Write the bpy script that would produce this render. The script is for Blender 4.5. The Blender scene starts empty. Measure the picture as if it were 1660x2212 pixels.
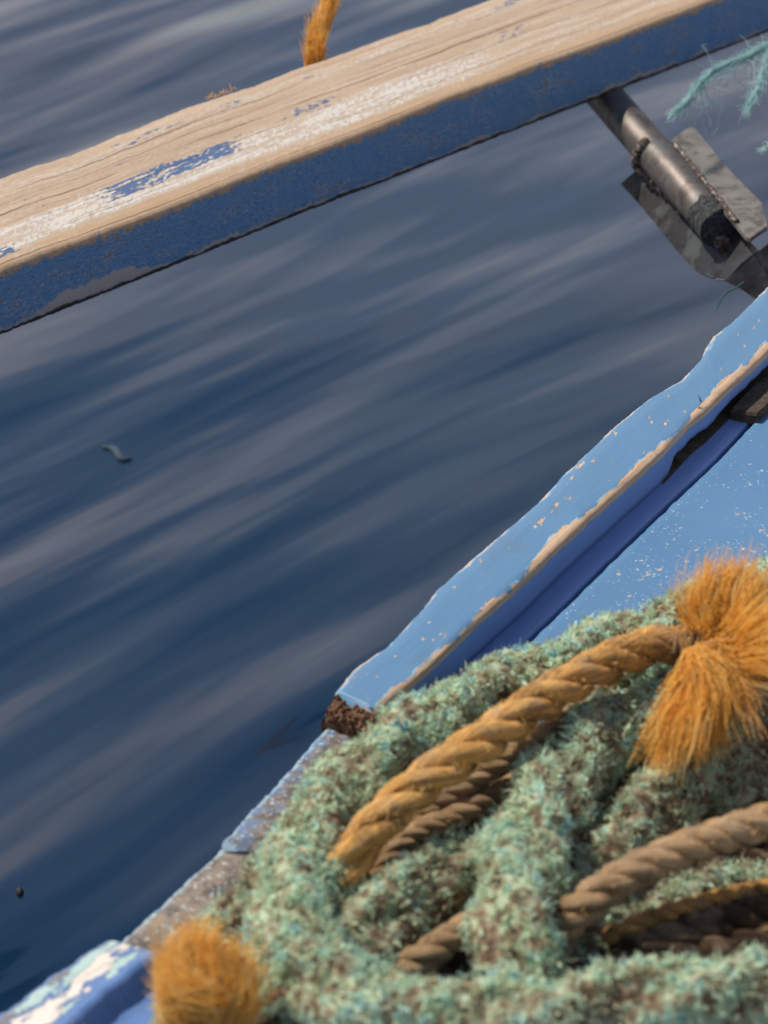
import bpy, math, random
import numpy as np
from mathutils import Vector, noise as mn

random.seed(7)
rng = np.random.default_rng(7)
S = bpy.context.scene
C = S.collection
R = math.radians

# ------------------------------------------------------------------ camera
CAM = np.array([0.0, 0.0, 1.85])          # metres above the water (water is z = 0)
PITCH = R(30)
F = 5203.0                                # focal length in units of a 1660 x 2212 frame
cam = bpy.data.cameras.new('camera')
cam.sensor_fit = 'VERTICAL'
cam.sensor_height = 36.0
cam.sensor_width = 27.0
cam.lens = 36.0 * F / 2213.3
cam.clip_end = 20000
cam.clip_start = 0.05
cam.dof.use_dof = True
cam.dof.focus_distance = 2.52
cam.dof.aperture_fstop = 7.0
co = bpy.data.objects.new('camera', cam)
C.objects.link(co)
co.location = CAM
co.rotation_euler = (R(90) - PITCH, 0, 0)
S.camera = co

# ------------------------------------------------------------------ sky, sun, exposure
SUN_EL, SUN_AZ = R(51), R(-62)             # azimuth from +Y towards +X
w = bpy.data.worlds.new('World')
S.world = w
w.use_nodes = True
nt = w.node_tree
nt.nodes.clear()
wo = nt.nodes.new('ShaderNodeOutputWorld')
bg = nt.nodes.new('ShaderNodeBackground')
sky = nt.nodes.new('ShaderNodeTexSky')
sky.sky_type = 'NISHITA'
sky.sun_disc = False
sky.sun_elevation = SUN_EL
sky.sun_rotation = SUN_AZ
sky.dust_density = 0.35
bg.inputs['Strength'].default_value = 0.108
# soft high cloud near the lower sky
tc = nt.nodes.new('ShaderNodeTexCoord')
mp = nt.nodes.new('ShaderNodeMapping')
mp.inputs['Scale'].default_value = (1.2, 1.2, 3.0)
nz = nt.nodes.new('ShaderNodeTexNoise')
nz.inputs['Scale'].default_value = 2.3
nz.inputs['Detail'].default_value = 5
cr = nt.nodes.new('ShaderNodeValToRGB')
cr.color_ramp.elements[0].position = 0.30
cr.color_ramp.elements[0].color = (0.25, 0.25, 0.25, 1)
cr.color_ramp.elements[1].position = 0.60
cr.color_ramp.elements[1].color = (1, 1, 1, 1)
mx = nt.nodes.new('ShaderNodeMix')
mx.data_type = 'RGBA'
mx.inputs[7].default_value = (6.9, 6.4, 6.7, 1)
nt.links.new(tc.outputs['Generated'], mp.inputs['Vector'])
nt.links.new(mp.outputs[0], nz.inputs['Vector'])
nt.links.new(nz.outputs['Fac'], cr.inputs[0])
sx = nt.nodes.new('ShaderNodeSeparateXYZ')
nt.links.new(tc.outputs['Generated'], sx.inputs[0])
el = nt.nodes.new('ShaderNodeMapRange')
el.interpolation_type = 'SMOOTHSTEP'
el.inputs[1].default_value, el.inputs[2].default_value, el.inputs[3].default_value, el.inputs[4].default_value = 0.40, 0.70, 1.0, 0.0
nt.links.new(sx.outputs['Z'], el.inputs[0])
cm = nt.nodes.new('ShaderNodeMath')
cm.operation = 'MULTIPLY'
nt.links.new(cr.outputs[0], cm.inputs[0])
nt.links.new(el.outputs[0], cm.inputs[1])
nt.links.new(cm.outputs[0], mx.inputs[0])
nt.links.new(sky.outputs[0], mx.inputs[6])
nt.links.new(mx.outputs[2], bg.inputs['Color'])
nt.links.new(bg.outputs[0], wo.inputs['Surface'])

sl = bpy.data.lights.new('sun', 'SUN')
sl.energy = 4.9
sl.angle = R(0.5)
sl.color = (1.0, 0.91, 0.78)
so = bpy.data.objects.new('sun', sl)
C.objects.link(so)
sd = Vector((math.sin(SUN_AZ) * math.cos(SUN_EL), math.cos(SUN_AZ) * math.cos(SUN_EL), math.sin(SUN_EL)))
so.rotation_euler = sd.to_track_quat('Z', 'Y').to_euler()
so.location = (2, 4, 6)

S.view_settings.view_transform = 'Standard'
S.view_settings.look = 'None'
S.view_settings.exposure = 0.0
S.view_settings.gamma = 1.0
S.render.engine = 'CYCLES'
S.cycles.max_bounces = 6

# ------------------------------------------------------------------ geometry helpers
CP, SP = math.cos(PITCH), math.sin(PITCH)
def ray(x, y):
    r = (x - 830.0) / F
    u = -(y - 1106.0) / F
    return np.array([r, CP + u * SP, -SP + u * CP])
def at_z(x, y, z):
    d = ray(x, y)
    return CAM + d * ((z - CAM[2]) / d[2])
def on_plane(x, y, p, n):
    d = ray(x, y)
    return CAM + d * (np.dot(p - CAM, n) / np.dot(d, n))
def proj(p):
    q = np.asarray(p) - CAM
    dep = q[1] * CP - q[2] * SP
    up = q[1] * SP + q[2] * CP
    return 830 + F * q[0] / dep, 1106 - F * up / dep
def unit(v):
    v = np.asarray(v, float)
    return v / (np.linalg.norm(v, axis=-1, keepdims=True) + 1e-12)
def fbm(p, s, o=3):
    return mn.fractal(Vector(p) * s, 1.0, 2.0, o)

def mesh(name, v, f, mat, parent=None, uv=None, attrs=None, smooth=True, label=None):
    me = bpy.data.meshes.new(name)
    me.from_pydata([tuple(x) for x in np.asarray(v, float)], [], [tuple(int(i) for i in q) for q in f])
    finish(me, mat, uv, attrs, smooth)
    o = bpy.data.objects.new(name, me)
    C.objects.link(o)
    if parent is not None:
        o.parent = parent
    if label:
        o['label'] = label
    return o
def finish(me, mat, uv, attrs, smooth):
    if isinstance(mat, (list, tuple)):
        for m in mat: me.materials.append(m)
    else:
        me.materials.append(mat)
    if uv is not None:
        li = np.zeros(len(me.loops), np.int32)
        me.loops.foreach_get('vertex_index', li)
        l = me.uv_layers.new(name='UVMap')
        l.data.foreach_set('uv', np.asarray(uv, np.float32)[li].ravel())
    for k, a in (attrs or {}).items():
        at = me.attributes.new(k, 'FLOAT', 'POINT')
        at.data.foreach_set('value', np.asarray(a, np.float32))
    if smooth:
        me.polygons.foreach_set('use_smooth', np.ones(len(me.polygons), bool))
    me.update()
def thing(name, label, cat, loc, group=None):
    o = bpy.data.objects.new(name, None)
    C.objects.link(o)
    o.empty_display_size = 0.05
    o['label'] = label
    o['category'] = cat
    if group: o['group'] = group
    return o
def tag(o, label, cat, group=None):
    o['label'] = label
    o['category'] = cat
    if group: o['group'] = group

def resample(P, step=None, n=None):
    P = np.asarray(P, float)
    seg = np.linalg.norm(np.diff(P, axis=0), axis=1)
    t = np.concatenate([[0], np.cumsum(seg)])
    if n is None: n = max(2, int(round(t[-1] / step)) + 1)
    q = np.linspace(0, t[-1], n)
    return np.stack([np.interp(q, t, P[:, k]) for k in range(P.shape[1])], 1)
def catmull(P, sub=12):
    P = np.asarray(P, float)
    Q = np.vstack([2 * P[0] - P[1], P, 2 * P[-1] - P[-2]])
    out = []
    for i in range(1, len(Q) - 2):
        a, b, c, d = Q[i - 1], Q[i], Q[i + 1], Q[i + 2]
        for k in range(sub):
            t = k / sub
            out.append(.5 * ((2 * b) + (c - a) * t + (2 * a - 5 * b + 4 * c - d) * t * t + (3 * b - a - 3 * c + d) * t ** 3))
    out.append(P[-1])
    return np.array(out)
def path3(pts, step=0.003):
    """pts are (x, y, z): places seen at x, y of the photograph, at their real height z"""
    return resample(catmull([at_z(*p) for p in pts]), step)
def frames(P):
    T = unit(np.gradient(P, axis=0))
    N = np.zeros_like(P)
    n = np.cross(T[0], [0, 0, 1.0])
    if np.linalg.norm(n) < 1e-3: n = np.array([1.0, 0, 0])
    n = unit(n)
    for i in range(len(P)):
        n = unit(n - T[i] * np.dot(n, T[i]))
        N[i] = n
    return T, N, np.cross(T, N)
def tube_arrays(P, rad, sides=12, cap=True):
    """rad: array (n,) or (n, sides)"""
    n = len(P)
    T, N, B = frames(P)
    rad = np.asarray(rad, float)
    if rad.ndim == 1: rad = np.repeat(rad[:, None], sides, 1)
    a = np.linspace(0, 2 * math.pi, sides, endpoint=False)
    d = N[:, None, :] * np.cos(a)[None, :, None] + B[:, None, :] * np.sin(a)[None, :, None]
    V = (P[:, None, :] + d * rad[..., None]).reshape(-1, 3)
    i = np.arange(n - 1)[:, None] * sides
    j = np.arange(sides)[None, :]
    j2 = (j + 1) % sides
    Fq = np.stack([i + j, i + j2, i + sides + j2, i + sides + j], -1).reshape(-1, 4)
    s = np.concatenate([[0], np.cumsum(np.linalg.norm(np.diff(P, axis=0), axis=1))])
    uv = np.stack([np.repeat(s, sides), np.tile(a / (2 * math.pi), n)], 1)
    faces = [tuple(q) for q in Fq]
    if cap:
        faces.append(tuple(range(sides - 1, -1, -1)))
        faces.append(tuple(range((n - 1) * sides, n * sides)))
    return V, faces, uv
def tube(name, P, rad, mat, parent=None, sides=12, cap=True):
    V, f, uv = tube_arrays(P, rad, sides, cap)
    return mesh(name, V, f, mat, parent, uv)

def sweep_sections(name, secs, vs, us, mat, parent=None, ends=True, smooth=True):
    """secs: list of stations, each a list of k 3-D points; vs the profile coordinate of each, us the metres along"""
    n, k = len(secs), len(secs[0])
    V = np.array(secs).reshape(-1, 3)
    f = []
    for i in range(n - 1):
        for j in range(k - 1):
            f.append((i * k + j, i * k + j + 1, (i + 1) * k + j + 1, (i + 1) * k + j))
    if ends:
        f.append(tuple(range(k - 1, -1, -1)))
        f.append(tuple((n - 1) * k + j for j in range(k)))
    uv = [(us[i], vs[j]) for i in range(n) for j in range(k)]
    o = mesh(name, V, f, mat, parent, uv, smooth=smooth)
    return o

# ------------------------------------------------------------------ node helper
class G:
    def __init__(s, name):
        s.m = bpy.data.materials.new(name)
        s.m.use_nodes = True
        s.t = s.m.node_tree
        s.t.nodes.clear()
        s.out = s.t.nodes.new('ShaderNodeOutputMaterial')
    def node(s, typ, **kw):
        n = s.t.nodes.new('ShaderNode' + typ)
        for k, v in kw.items(): setattr(n, k, v)
        return n
    def put(s, sock, x):
        if isinstance(x, bpy.types.NodeSocket): s.t.links.new(x, sock)
        elif x is not None:
            if isinstance(x, (tuple, list)) and len(x) == 3 and sock.type == 'RGBA': x = (*x, 1)
            sock.default_value = x
    def math(s, op, a, b=None, c=None, clamp=False):
        n = s.node('Math', operation=op)
        n.use_clamp = clamp
        s.put(n.inputs[0], a)
        if b is not None: s.put(n.inputs[1], b)
        if c is not None: s.put(n.inputs[2], c)
        return n.outputs[0]
    def add(s, a, b): return s.math('ADD', a, b)
    def sub(s, a, b): return s.math('SUBTRACT', a, b)
    def mul(s, a, b, *r):
        x = s.math('MULTIPLY', a, b)
        for q in r: x = s.math('MULTIPLY', x, q)
        return x
    def mx(s, a, b): return s.math('MAXIMUM', a, b)
    def inv(s, a): return s.math('SUBTRACT', 1.0, a)
    def sm(s, x, a, b):
        n = s.node('MapRange', interpolation_type='SMOOTHSTEP')
        n.clamp = True
        s.put(n.inputs[0], x)
        if a <= b:
            n.inputs[1].default_value, n.inputs[2].default_value, n.inputs[3].default_value, n.inputs[4].default_value = a, b, 0, 1
        else:
            n.inputs[1].default_value, n.inputs[2].default_value, n.inputs[3].default_value, n.inputs[4].default_value = b, a, 1, 0
        return n.outputs[0]
    def band(s, x, a, b, e): return s.mul(s.sm(x, a - e, a + e), s.sm(x, b + e, b - e))
    def uv(s):
        n = s.node('UVMap')
        x = s.node('SeparateXYZ')
        s.t.links.new(n.outputs[0], x.inputs[0])
        return x.outputs[0], x.outputs[1], n.outputs[0]
    def pos(s):
        return s.node('NewGeometry').outputs['Position']
    def xyz(s, x, y, z=0.0):
        n = s.node('CombineXYZ')
        s.put(n.inputs[0], x); s.put(n.inputs[1], y); s.put(n.inputs[2], z)
        return n.outputs[0]
    def map(s, vec, scale=(1, 1, 1), rot=(0, 0, 0), loc=(0, 0, 0)):
        n = s.node('Mapping')
        s.put(n.inputs['Vector'], vec)
        n.inputs['Scale'].default_value = scale
        n.inputs['Rotation'].default_value = rot
        n.inputs['Location'].default_value = loc
        return n.outputs[0]
    def noise(s, vec, scale=1.0, detail=4.0, rough=.5, dist=0.0):
        n = s.node('TexNoise')
        s.put(n.inputs['Vector'], vec)
        n.inputs['Scale'].default_value = scale
        n.inputs['Detail'].default_value = detail
        n.inputs['Roughness'].default_value = rough
        n.inputs['Distortion'].default_value = dist
        return n.outputs['Fac']
    def voro(s, vec, scale, feat='F1', out='Distance', rnd=1.0):
        n = s.node('TexVoronoi', feature=feat)
        s.put(n.inputs['Vector'], vec)
        n.inputs['Scale'].default_value = scale
        n.inputs['Randomness'].default_value = rnd
        return n.outputs[out]
    def ramp(s, fac, els, interp='LINEAR'):
        n = s.node('ValToRGB')
        r = n.color_ramp
        r.interpolation = interp
        while len(r.elements) < len(els): r.elements.new(0.5)
        for e, (p, c) in zip(r.elements, els):
            e.position = p
            e.color = (*c, 1)
        s.put(n.inputs[0], fac)
        return n.outputs[0]
    def mix(s, f, a, b, blend='MIX'):
        n = s.node('Mix', data_type='RGBA', blend_type=blend)
        s.put(n.inputs[0], f); s.put(n.inputs[6], a); s.put(n.inputs[7], b)
        return n.outputs[2]
    def attr(s, name):
        n = s.node('Attribute', attribute_name=name)
        return n.outputs['Fac']
    def bump(s, h, dist=0.001, strength=1.0, normal=None):
        n = s.node('Bump')
        n.inputs['Strength'].default_value = strength
        n.inputs['Distance'].default_value = dist
        s.put(n.inputs['Height'], h)
        if normal is not None: s.put(n.inputs['Normal'], normal)
        return n.outputs[0]
    def pbr(s, col, rough=.6, normal=None, spec=.5, metal=0.0, trans=None, **kw):
        n = s.node('BsdfPrincipled')
        s.put(n.inputs['Base Color'], col)
        s.put(n.inputs['Roughness'], rough)
        s.put(n.inputs['Specular IOR Level'], spec)
        s.put(n.inputs['Metallic'], metal)
        if normal is not None: s.put(n.inputs['Normal'], normal)
        for k, v in kw.items(): s.put(n.inputs[k.replace('_', ' ')], v)
        sh = n.outputs[0]
        if trans:
            t = s.node('BsdfTranslucent')
            s.put(t.inputs[0], col)
            mxs = s.node('MixShader')
            mxs.inputs[0].default_value = trans
            s.t.links.new(sh, mxs.inputs[1]); s.t.links.new(t.outputs[0], mxs.inputs[2])
            sh = mxs.outputs[0]
        s.t.links.new(sh, s.out.inputs['Surface'])
        return s.m

# ------------------------------------------------------------------ materials
def mat_water():
    g = G('water')
    p = g.map(g.pos(), rot=(0, 0, R(-47)))             # x runs along the streaks (43 degrees right of ahead)
    warp = g.noise(g.map(p, (0.5, 0.8, 1)), 1.0, 1, .5)
    p2 = g.node('VectorMath', operation='ADD')
    g.put(p2.inputs[0], p)
    g.t.links.new(g.xyz(0.0, g.mul(warp, 0.4), 0.0), p2.inputs[1])
    q = p2.outputs[0]
    h1 = g.noise(g.map(q, (0.85, 2.7, 1)), 1.0, 1.0, .4)
    h2 = g.noise(g.map(q, (1.4, 6.4, 1), loc=(3, 7, 0)), 1.0, 1.6, .45)
    h3 = g.noise(g.map(q, (1.6, 26.0, 1), loc=(9, 1, 0)), 1.0, 1.5, .45)
    h = g.add(g.add(g.mul(h1, 0.064), g.mul(h2, 0.0175)), g.mul(h3, 0.0009))
    nrm = g.bump(h, 1.0)
    depth = g.noise(g.map(q, (0.5, 1.4, 1)), 1.0, 2, .5)
    col = g.mix(g.sm(depth, .35, .65), (0.004, 0.020, 0.050), (0.007, 0.026, 0.056))
    m = g.pbr(col, .09, nrm, spec=1.0, IOR=1.43, Subsurface_Weight=1.0, Subsurface_Scale=1.5, Subsurface_Radius=(.5, .8, 1.0))
    for nd in m.node_tree.nodes:
        if nd.type == 'BSDF_PRINCIPLED': nd.subsurface_method = 'BURLEY'
    return m

def wood_nodes(g, u, v, along=9.0, across=55.0, seed=0.0):
    gr = g.noise(g.xyz(g.mul(u, along), g.mul(v, across), seed), 1.0, 5, .65, .15)
    fine = g.noise(g.xyz(g.mul(u, along * 7), g.mul(v, across * 5), seed + 3), 1.0, 3, .6)
    return gr, fine

def mat_rail():
    g = G('weathered_rail_paint')
    u, v, uvv = g.uv()
    gr, fine = wood_nodes(g, u, v, 3.2, 34.0)
    wood = g.ramp(gr, [(.25, (.29, .20, .13)), (.45, (.385, .285, .20)), (.6, (.45, .345, .25)), (.8, (.50, .395, .30))])
    wood = g.mix(g.mul(g.sm(fine, .45, .75), .35), wood, (.27, .17, .095))
    wood = g.mix(g.mul(g.band(v, .86, 1.1, .03), .55), wood, (.43, .28, .155))
    # long drying cracks
    wob = g.mul(g.sub(g.noise(g.xyz(g.mul(u, 2.0), 0, 5), 1, 2), .5), .05)
    def crack(c, wd, seed):
        d = g.math('ABSOLUTE', g.sub(g.add(v, wob), c))
        gate = g.sm(g.noise(g.xyz(g.mul(u, 3.5), seed, 1), 1, 3), .40, .58)
        return g.mul(g.sm(d, wd, wd * .25), gate)
    cr = crack(.44, .011, 1.0)
    for c, wd, sd_ in ((.22, .007, 4.), (.60, .005, 8.), (.93, .006, 12.), (.33, .004, 15.), (.78, .005, 19.)):
        cr = g.mx(cr, crack(c, wd, sd_))
    wood = g.mix(g.mul(cr, .8), wood, (.11, .062, .03))
    # stains / knots
    kn = g.sm(g.voro(g.xyz(g.mul(u, 5.5), g.mul(v, 1.6), 2), 1.0), .07, .02)
    wood = g.mix(g.mul(kn, .6), wood, (.20, .10, .05))
    # leftovers of white paint, combed across the grain
    comb = g.noise(g.xyz(g.mul(u, 130), g.mul(v, 26), 1), 1.0, 3, .6)
    blot = g.noise(g.xyz(g.mul(u, 9), g.mul(v, 17), 7), 1.0, 5, .6)
    zone = g.band(g.add(v, g.mul(g.sub(g.noise(g.xyz(g.mul(u, 4), 3, 2), 1, 3), .5), .12)), .56, .86, .05)
    zone2 = g.mul(g.band(v, .10, .26, .06), .62)
    zone = g.mul(zone, g.sub(1.0, g.mul(g.sm(u, .86, 1.12), .45)))
    zone3 = g.mul(g.band(v, -.1, 1.0, .02), .34)
    zn = g.mx(g.mx(zone, zone2), zone3)
    wsel = g.add(g.add(g.mul(blot, .68), g.mul(comb, .62)), g.mul(zn, .34))
    white = g.sm(wsel, .93, 1.02)
    white2 = g.mul(g.sm(wsel, .76, .98), .42)
    wfade = g.add(.55, g.mul(g.noise(g.xyz(g.mul(u, 40), g.mul(v, 40), 77), 1, 3, .6), .6))
    col = g.mix(g.mul(g.mx(white, white2), g.math('MINIMUM', wfade, 1.0)), wood, (.55, .53, .50))
    # leftovers of blue paint over the white
    bz = g.mx(g.mul(g.band(v, .52, .74, .05), g.band(u, .30, .56, .05)), g.mul(g.band(v, .46, .60, .04), g.band(u, .62, .74, .03), .85))
    bz = g.mx(bz, g.mul(g.band(v, .78, .90, .03), g.band(u, .10, .19, .02), .95))
    bz = g.mx(bz, g.mul(g.band(v, .44, .62, .05), g.band(u, 1.02, 1.12, .04), .72))
    bz = g.mx(bz, g.mul(g.band(v, .12, .20, .02), g.sm(g.noise(g.xyz(g.mul(u, 6), 1, 17), 1, 2), .42, .6), .85))
    bz = g.mx(bz, g.mul(g.band(v, .30, .52, .05), g.band(u, .16, .40, .06), .55))
    comb2 = g.noise(g.xyz(g.mul(u, 95), g.mul(v, 34), 9), 1.0, 3, .6)
    blot2 = g.noise(g.xyz(g.mul(u, 16), g.mul(v, 30), 21), 1.0, 4, .6)
    bsel = g.add(g.add(g.mul(blot2, .75), g.mul(comb2, .55)), g.mul(bz, .36))
    blue = g.mul(g.sm(bsel, .955, .985), g.sm(bz, .05, .3))
    col = g.mix(blue, col, (.062, .115, .235))
    # side paint
    e = g.add(v, g.mul(g.sub(g.noise(g.xyz(g.mul(u, 45), g.mul(v, 3), 4), 1, 5, .7), .5), .42))
    e = g.add(e, g.mul(g.sub(g.noise(g.xyz(g.mul(u, 260), g.mul(v, 22), 14), 1, 2, .6), .5), .22))
    side = g.sm(e, 1.03, 1.07)
    mott = g.noise(g.xyz(g.mul(u, 60), g.mul(v, 7), 2), 1, 4, .6)
    spaint = g.mix(mott, (.062, .185, .38), (.135, .265, .42))
    speck = g.noise(g.xyz(g.mul(u, 210), g.mul(v, 22), 3), 1, 3, .65)
    where = g.noise(g.xyz(g.mul(u, 14), g.mul(v, 2.4), 8), 1, 4, .6)
    sp = g.sm(g.add(speck, g.mul(where, .55)), .855, .93)
    spaint = g.mix(g.mul(sp, .8), spaint, (.36, .34, .31))
    fl = g.noise(g.xyz(g.add(g.mul(u, 150), g.mul(v, 6)), g.sub(g.mul(v, 24), g.mul(u, 40)), 6), 1, 4, .7)
    spaint = g.mix(g.mul(g.sm(fl, .54, .68), .85), spaint, (.20, .31, .41))
    spaint = g.mix(g.mul(g.sm(fl, .46, .32), .65), spaint, (.014, .045, .11))
    rust = g.sm(g.add(g.noise(g.xyz(g.mul(u, 70), g.mul(v, 9), 31), 1, 4, .6), g.mul(where, .6)), .94, 1.0)
    spaint = g.mix(rust, spaint, (.23, .16, .10))
    chipn = g.noise(g.xyz(g.mul(u, 28), g.mul(v, 3), 41), 1, 5, .6)
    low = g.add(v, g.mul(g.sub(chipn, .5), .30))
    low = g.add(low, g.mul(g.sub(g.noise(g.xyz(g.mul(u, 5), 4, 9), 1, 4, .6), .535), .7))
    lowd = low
    low = g.add(low, g.mul(g.band(u, .22, .36, .03), .20))
    low = g.add(low, g.mul(g.sub(g.noise(g.xyz(g.mul(u, 90), g.mul(v, 8), 19), 1, 4, .6), .5), .22))
    low = g.add(low, g.mul(g.band(u, -.1, .16, .05), .10))
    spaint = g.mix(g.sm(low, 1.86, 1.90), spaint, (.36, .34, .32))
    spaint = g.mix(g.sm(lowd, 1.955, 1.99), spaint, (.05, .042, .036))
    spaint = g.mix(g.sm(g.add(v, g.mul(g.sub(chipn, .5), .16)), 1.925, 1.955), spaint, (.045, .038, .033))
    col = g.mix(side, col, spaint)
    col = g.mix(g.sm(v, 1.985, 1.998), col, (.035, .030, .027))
    bh = g.add(g.mul(gr, .5), g.add(g.mul(fine, .35), g.mul(cr, -1.4)))
    bh = g.add(bh, g.mul(g.mx(white, blue), .3))
    peel = g.noise(g.xyz(g.mul(u, 230), g.mul(v, 17), 5), 1, 3, .6)
    hh = g.node('Mix', data_type='FLOAT')
    g.put(hh.inputs[0], side); g.put(hh.inputs[2], bh); g.put(hh.inputs[3], g.add(g.mul(peel, 1.0), g.mul(fl, 1.0)))
    nrm = g.bump(hh.outputs[0], .0016)
    rough = g.node('Mix', data_type='FLOAT')
    g.put(rough.inputs[0], side); g.put(rough.inputs[2], .8); g.put(rough.inputs[3], .42)
    return g.pbr(col, rough.outputs[0], nrm, spec=.4)

BLUE = (.125, .270, .60)
def mat_cap():
    """light blue gunwale paint; v: 0 outer top edge, 1 inner top edge, 2 foot of the inner face"""
    g = G('gunwale_blue_paint')
    u, v, uvv = g.uv()
    big = g.noise(g.xyz(g.mul(u, 10), g.mul(v, 1.2), 1), 1, 4, .55)
    paint = g.mix(big, (.084, .190, .335), (.112, .230, .385))
    br_ = g.noise(g.xyz(g.mul(u, 12), g.mul(v, 30), 15), 1, 4, .6)
    paint = g.mix(g.mul(g.sm(br_, .45, .75), .35), paint, (.13, .255, .39))
    gr_ = g.sm(g.noise(g.xyz(g.mul(u, 17), g.mul(v, 1.5), 25), 1, 5, .65), .54, .72)
    paint = g.mix(g.mul(gr_, .42), paint, (.12, .165, .22))
    face = g.sm(v, 1.03, 1.10)
    fm = g.noise(g.xyz(g.mul(u, 45), g.mul(v, 6), 6), 1, 4, .6)
    paint = g.mix(face, paint, g.mix(fm, (.150, .250, .52), (.195, .31, .58)))  # same paint, recoloured on the inner face to imitate its skylit shade
    n1 = g.noise(g.xyz(g.mul(u, 38), g.mul(v, 4), 2), 1, 5, .62)
    n2 = g.noise(g.xyz(g.mul(u, 9), g.mul(v, .6), 12), 1, 2, .5)
    gr, fine = wood_nodes(g, u, v, 14., 22., 3.)
    wood = g.ramp(gr, [(.3, (.38, .24, .145)), (.55, (.56, .39, .26)), (.8, (.66, .51, .38))])
    # worn inner edge: distance from the edge line, wandering
    d = g.add(g.sub(v, .93), g.add(g.mul(g.sub(n1, .5), .25), g.mul(g.sub(n2, .55), .50)))
    gate = g.noise(g.xyz(g.mul(u, 7.0), 2, 41), 1, 3, .55)
    d = g.add(d, g.add(g.mul(g.sub(gate, .44), .50), g.mul(g.band(u, 1.02, 1.14, .03), -.12)))
    worn = g.mul(g.sm(d, -.015, .0), g.sm(g.add(v, g.mul(g.sub(n1, .5), .10)), 1.075, 1.05))
    halo = g.mul(g.sm(d, -.05, -.025), g.inv(face), g.sm(g.noise(g.xyz(g.mul(u, 24), g.mul(v, 3), 47), 1, 4, .6), .45, .6))
    # outer edge wear
    d0 = g.add(g.add(v, .03), g.mul(g.sub(g.noise(g.xyz(g.mul(u, 30), g.mul(v, 3), 22), 1, 5, .6), .5), .5))
    d0 = g.add(d0, g.mul(g.sub(g.noise(g.xyz(g.mul(u, 11), 6, 43), 1, 3, .5), .48), .45))
    worn0 = g.sm(d0, .035, .0)
    halo0 = g.mul(g.sm(d0, .07, .03), .6)
    col = g.mix(g.mx(g.mul(halo, .7), g.mul(halo0, .55)), paint, (.42, .62, .72))
    col = g.mix(worn, col, wood)
    col = g.mix(worn0, col, g.mix(fine, (.40, .27, .18), (.55, .46, .38)))
    # chips to bare wood with a grey rim
    cv = g.add(g.noise(g.xyz(g.mul(u, 52), g.mul(v, 3.6), 61), 1, 4, .6), .035)
    chip = g.mul(g.sm(cv, .69, .705), g.inv(face))
    rim = g.mul(g.sm(cv, .655, .69), g.inv(face))
    col = g.mix(g.mul(rim, .5), col, (.25, .25, .26))
    col = g.mix(chip, col, wood)
    sc = g.mul(g.sm(g.noise(g.xyz(g.mul(u, 16), g.mul(v, 46), 101), 1, 3, .6), .66, .71), g.sm(g.noise(g.xyz(g.mul(u, 6), 1, 103), 1, 2, .5), .45, .6))
    col = g.mix(g.mul(sc, .55), col, (.36, .46, .55))
    sp = g.sm(g.noise(g.xyz(g.mul(u, 260), g.mul(v, 17), 71), 1, 2, .5), .74, .79)
    col = g.mix(g.mul(sp, .7), col, (.58, .66, .70))
    dk = g.sm(g.noise(g.xyz(g.mul(u, 75), g.mul(v, 9), 81), 1, 3, .6), .73, .76)
    col = g.mix(g.mul(dk, g.mul(face, .55)), col, (.035, .045, .08))
    # brush marks and grime on the face
    h = g.add(g.mul(g.noise(g.xyz(g.mul(u, 30), g.mul(v, 14), 91), 1, 4, .6), .6), g.mul(worn, -.35))
    h = g.sub(h, g.mul(chip, .4))
    h = g.add(h, g.mul(sp, .2))
    nrm = g.bump(h, .0006)
    return g.pbr(col, g.add(.42, g.mul(g.mx(worn, worn0), .35)), nrm, spec=.28)

def mat_deck():
    g = G('deck_blue_paint')
    p = g.pos()
    big = g.noise(p, 9, 4, .55)
    col = g.mix(big, (.078, .185, .345), (.108, .228, .39))
    sp = g.noise(p, 300, 2, .5)
    wh = g.noise(p, 26, 3, .5)
    s1 = g.sm(g.add(sp, g.mul(wh, .35)), .850, .90)
    col = g.mix(g.mul(s1, .8), col, (.60, .60, .60))
    s2 = g.sm(g.add(g.noise(g.map(p, loc=(4, 2, 0)), 120, 3, .5), g.mul(wh, .4)), .908, .93)
    col = g.mix(s2, col, (.52, .38, .28))
    h = g.add(g.mul(g.noise(p, 210, 3, .6), .5), g.mul(g.noise(p, 35, 3, .6), .9))
    return g.pbr(col, .42, g.bump(h, .0005), spec=.32)

def mat_worn(name, blue_amt, dirt):
    """old edge planks: grey-brown scuffed wood under leftovers of blue, turquoise and white paint"""
    g = G(name)
    u, v, uvv = g.uv()
    p = g.pos()
    n1 = g.noise(p, 48, 6, .72)
    n2 = g.noise(p, 120, 5, .7)
    n3 = g.noise(p, 260, 3, .6)
    base = g.mix(g.sm(n1, .40, .60), (.045, .031, .022), (.24, .185, .135))
    base = g.mix(g.mul(n3, .5), base, (.30, .29, .29))
    # blue keeps to the outer edge (v small)
    keep = g.add(g.mul(g.sub(1.0, v), blue_amt), g.mul(g.sub(n1, .5), 1.1))
    bl = g.sm(g.add(keep, g.mul(g.sub(n2, .5), 1.2)), .36, .58)
    col = g.mix(g.mul(bl, .8), base, (.10, .185, .34))
    tq = g.mul(g.sm(g.add(n2, g.mul(g.noise(p, 22, 3), .5)), .92, .96), 1.0)
    col = g.mix(g.mul(tq, .85), col, (.36, .56, .58))
    wsp = g.sm(n3, .60, .66)
    col = g.mix(g.mul(wsp, .7), col, (.58, .60, .62))
    ed = g.sm(g.add(v, g.mul(g.sub(n2, .5), .3)), .07, .02)
    col = g.mix(g.mul(ed, .6), col, (.33, .50, .62))
    dk = g.sm(g.noise(p, 95, 4, .6), .66, .74)
    col = g.mix(g.mul(dk, dirt), col, (.06, .045, .035))
    h = g.add(n2, g.mul(n3, .5))
    return g.pbr(col, .78, g.bump(h, .0018), spec=.15)

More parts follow.
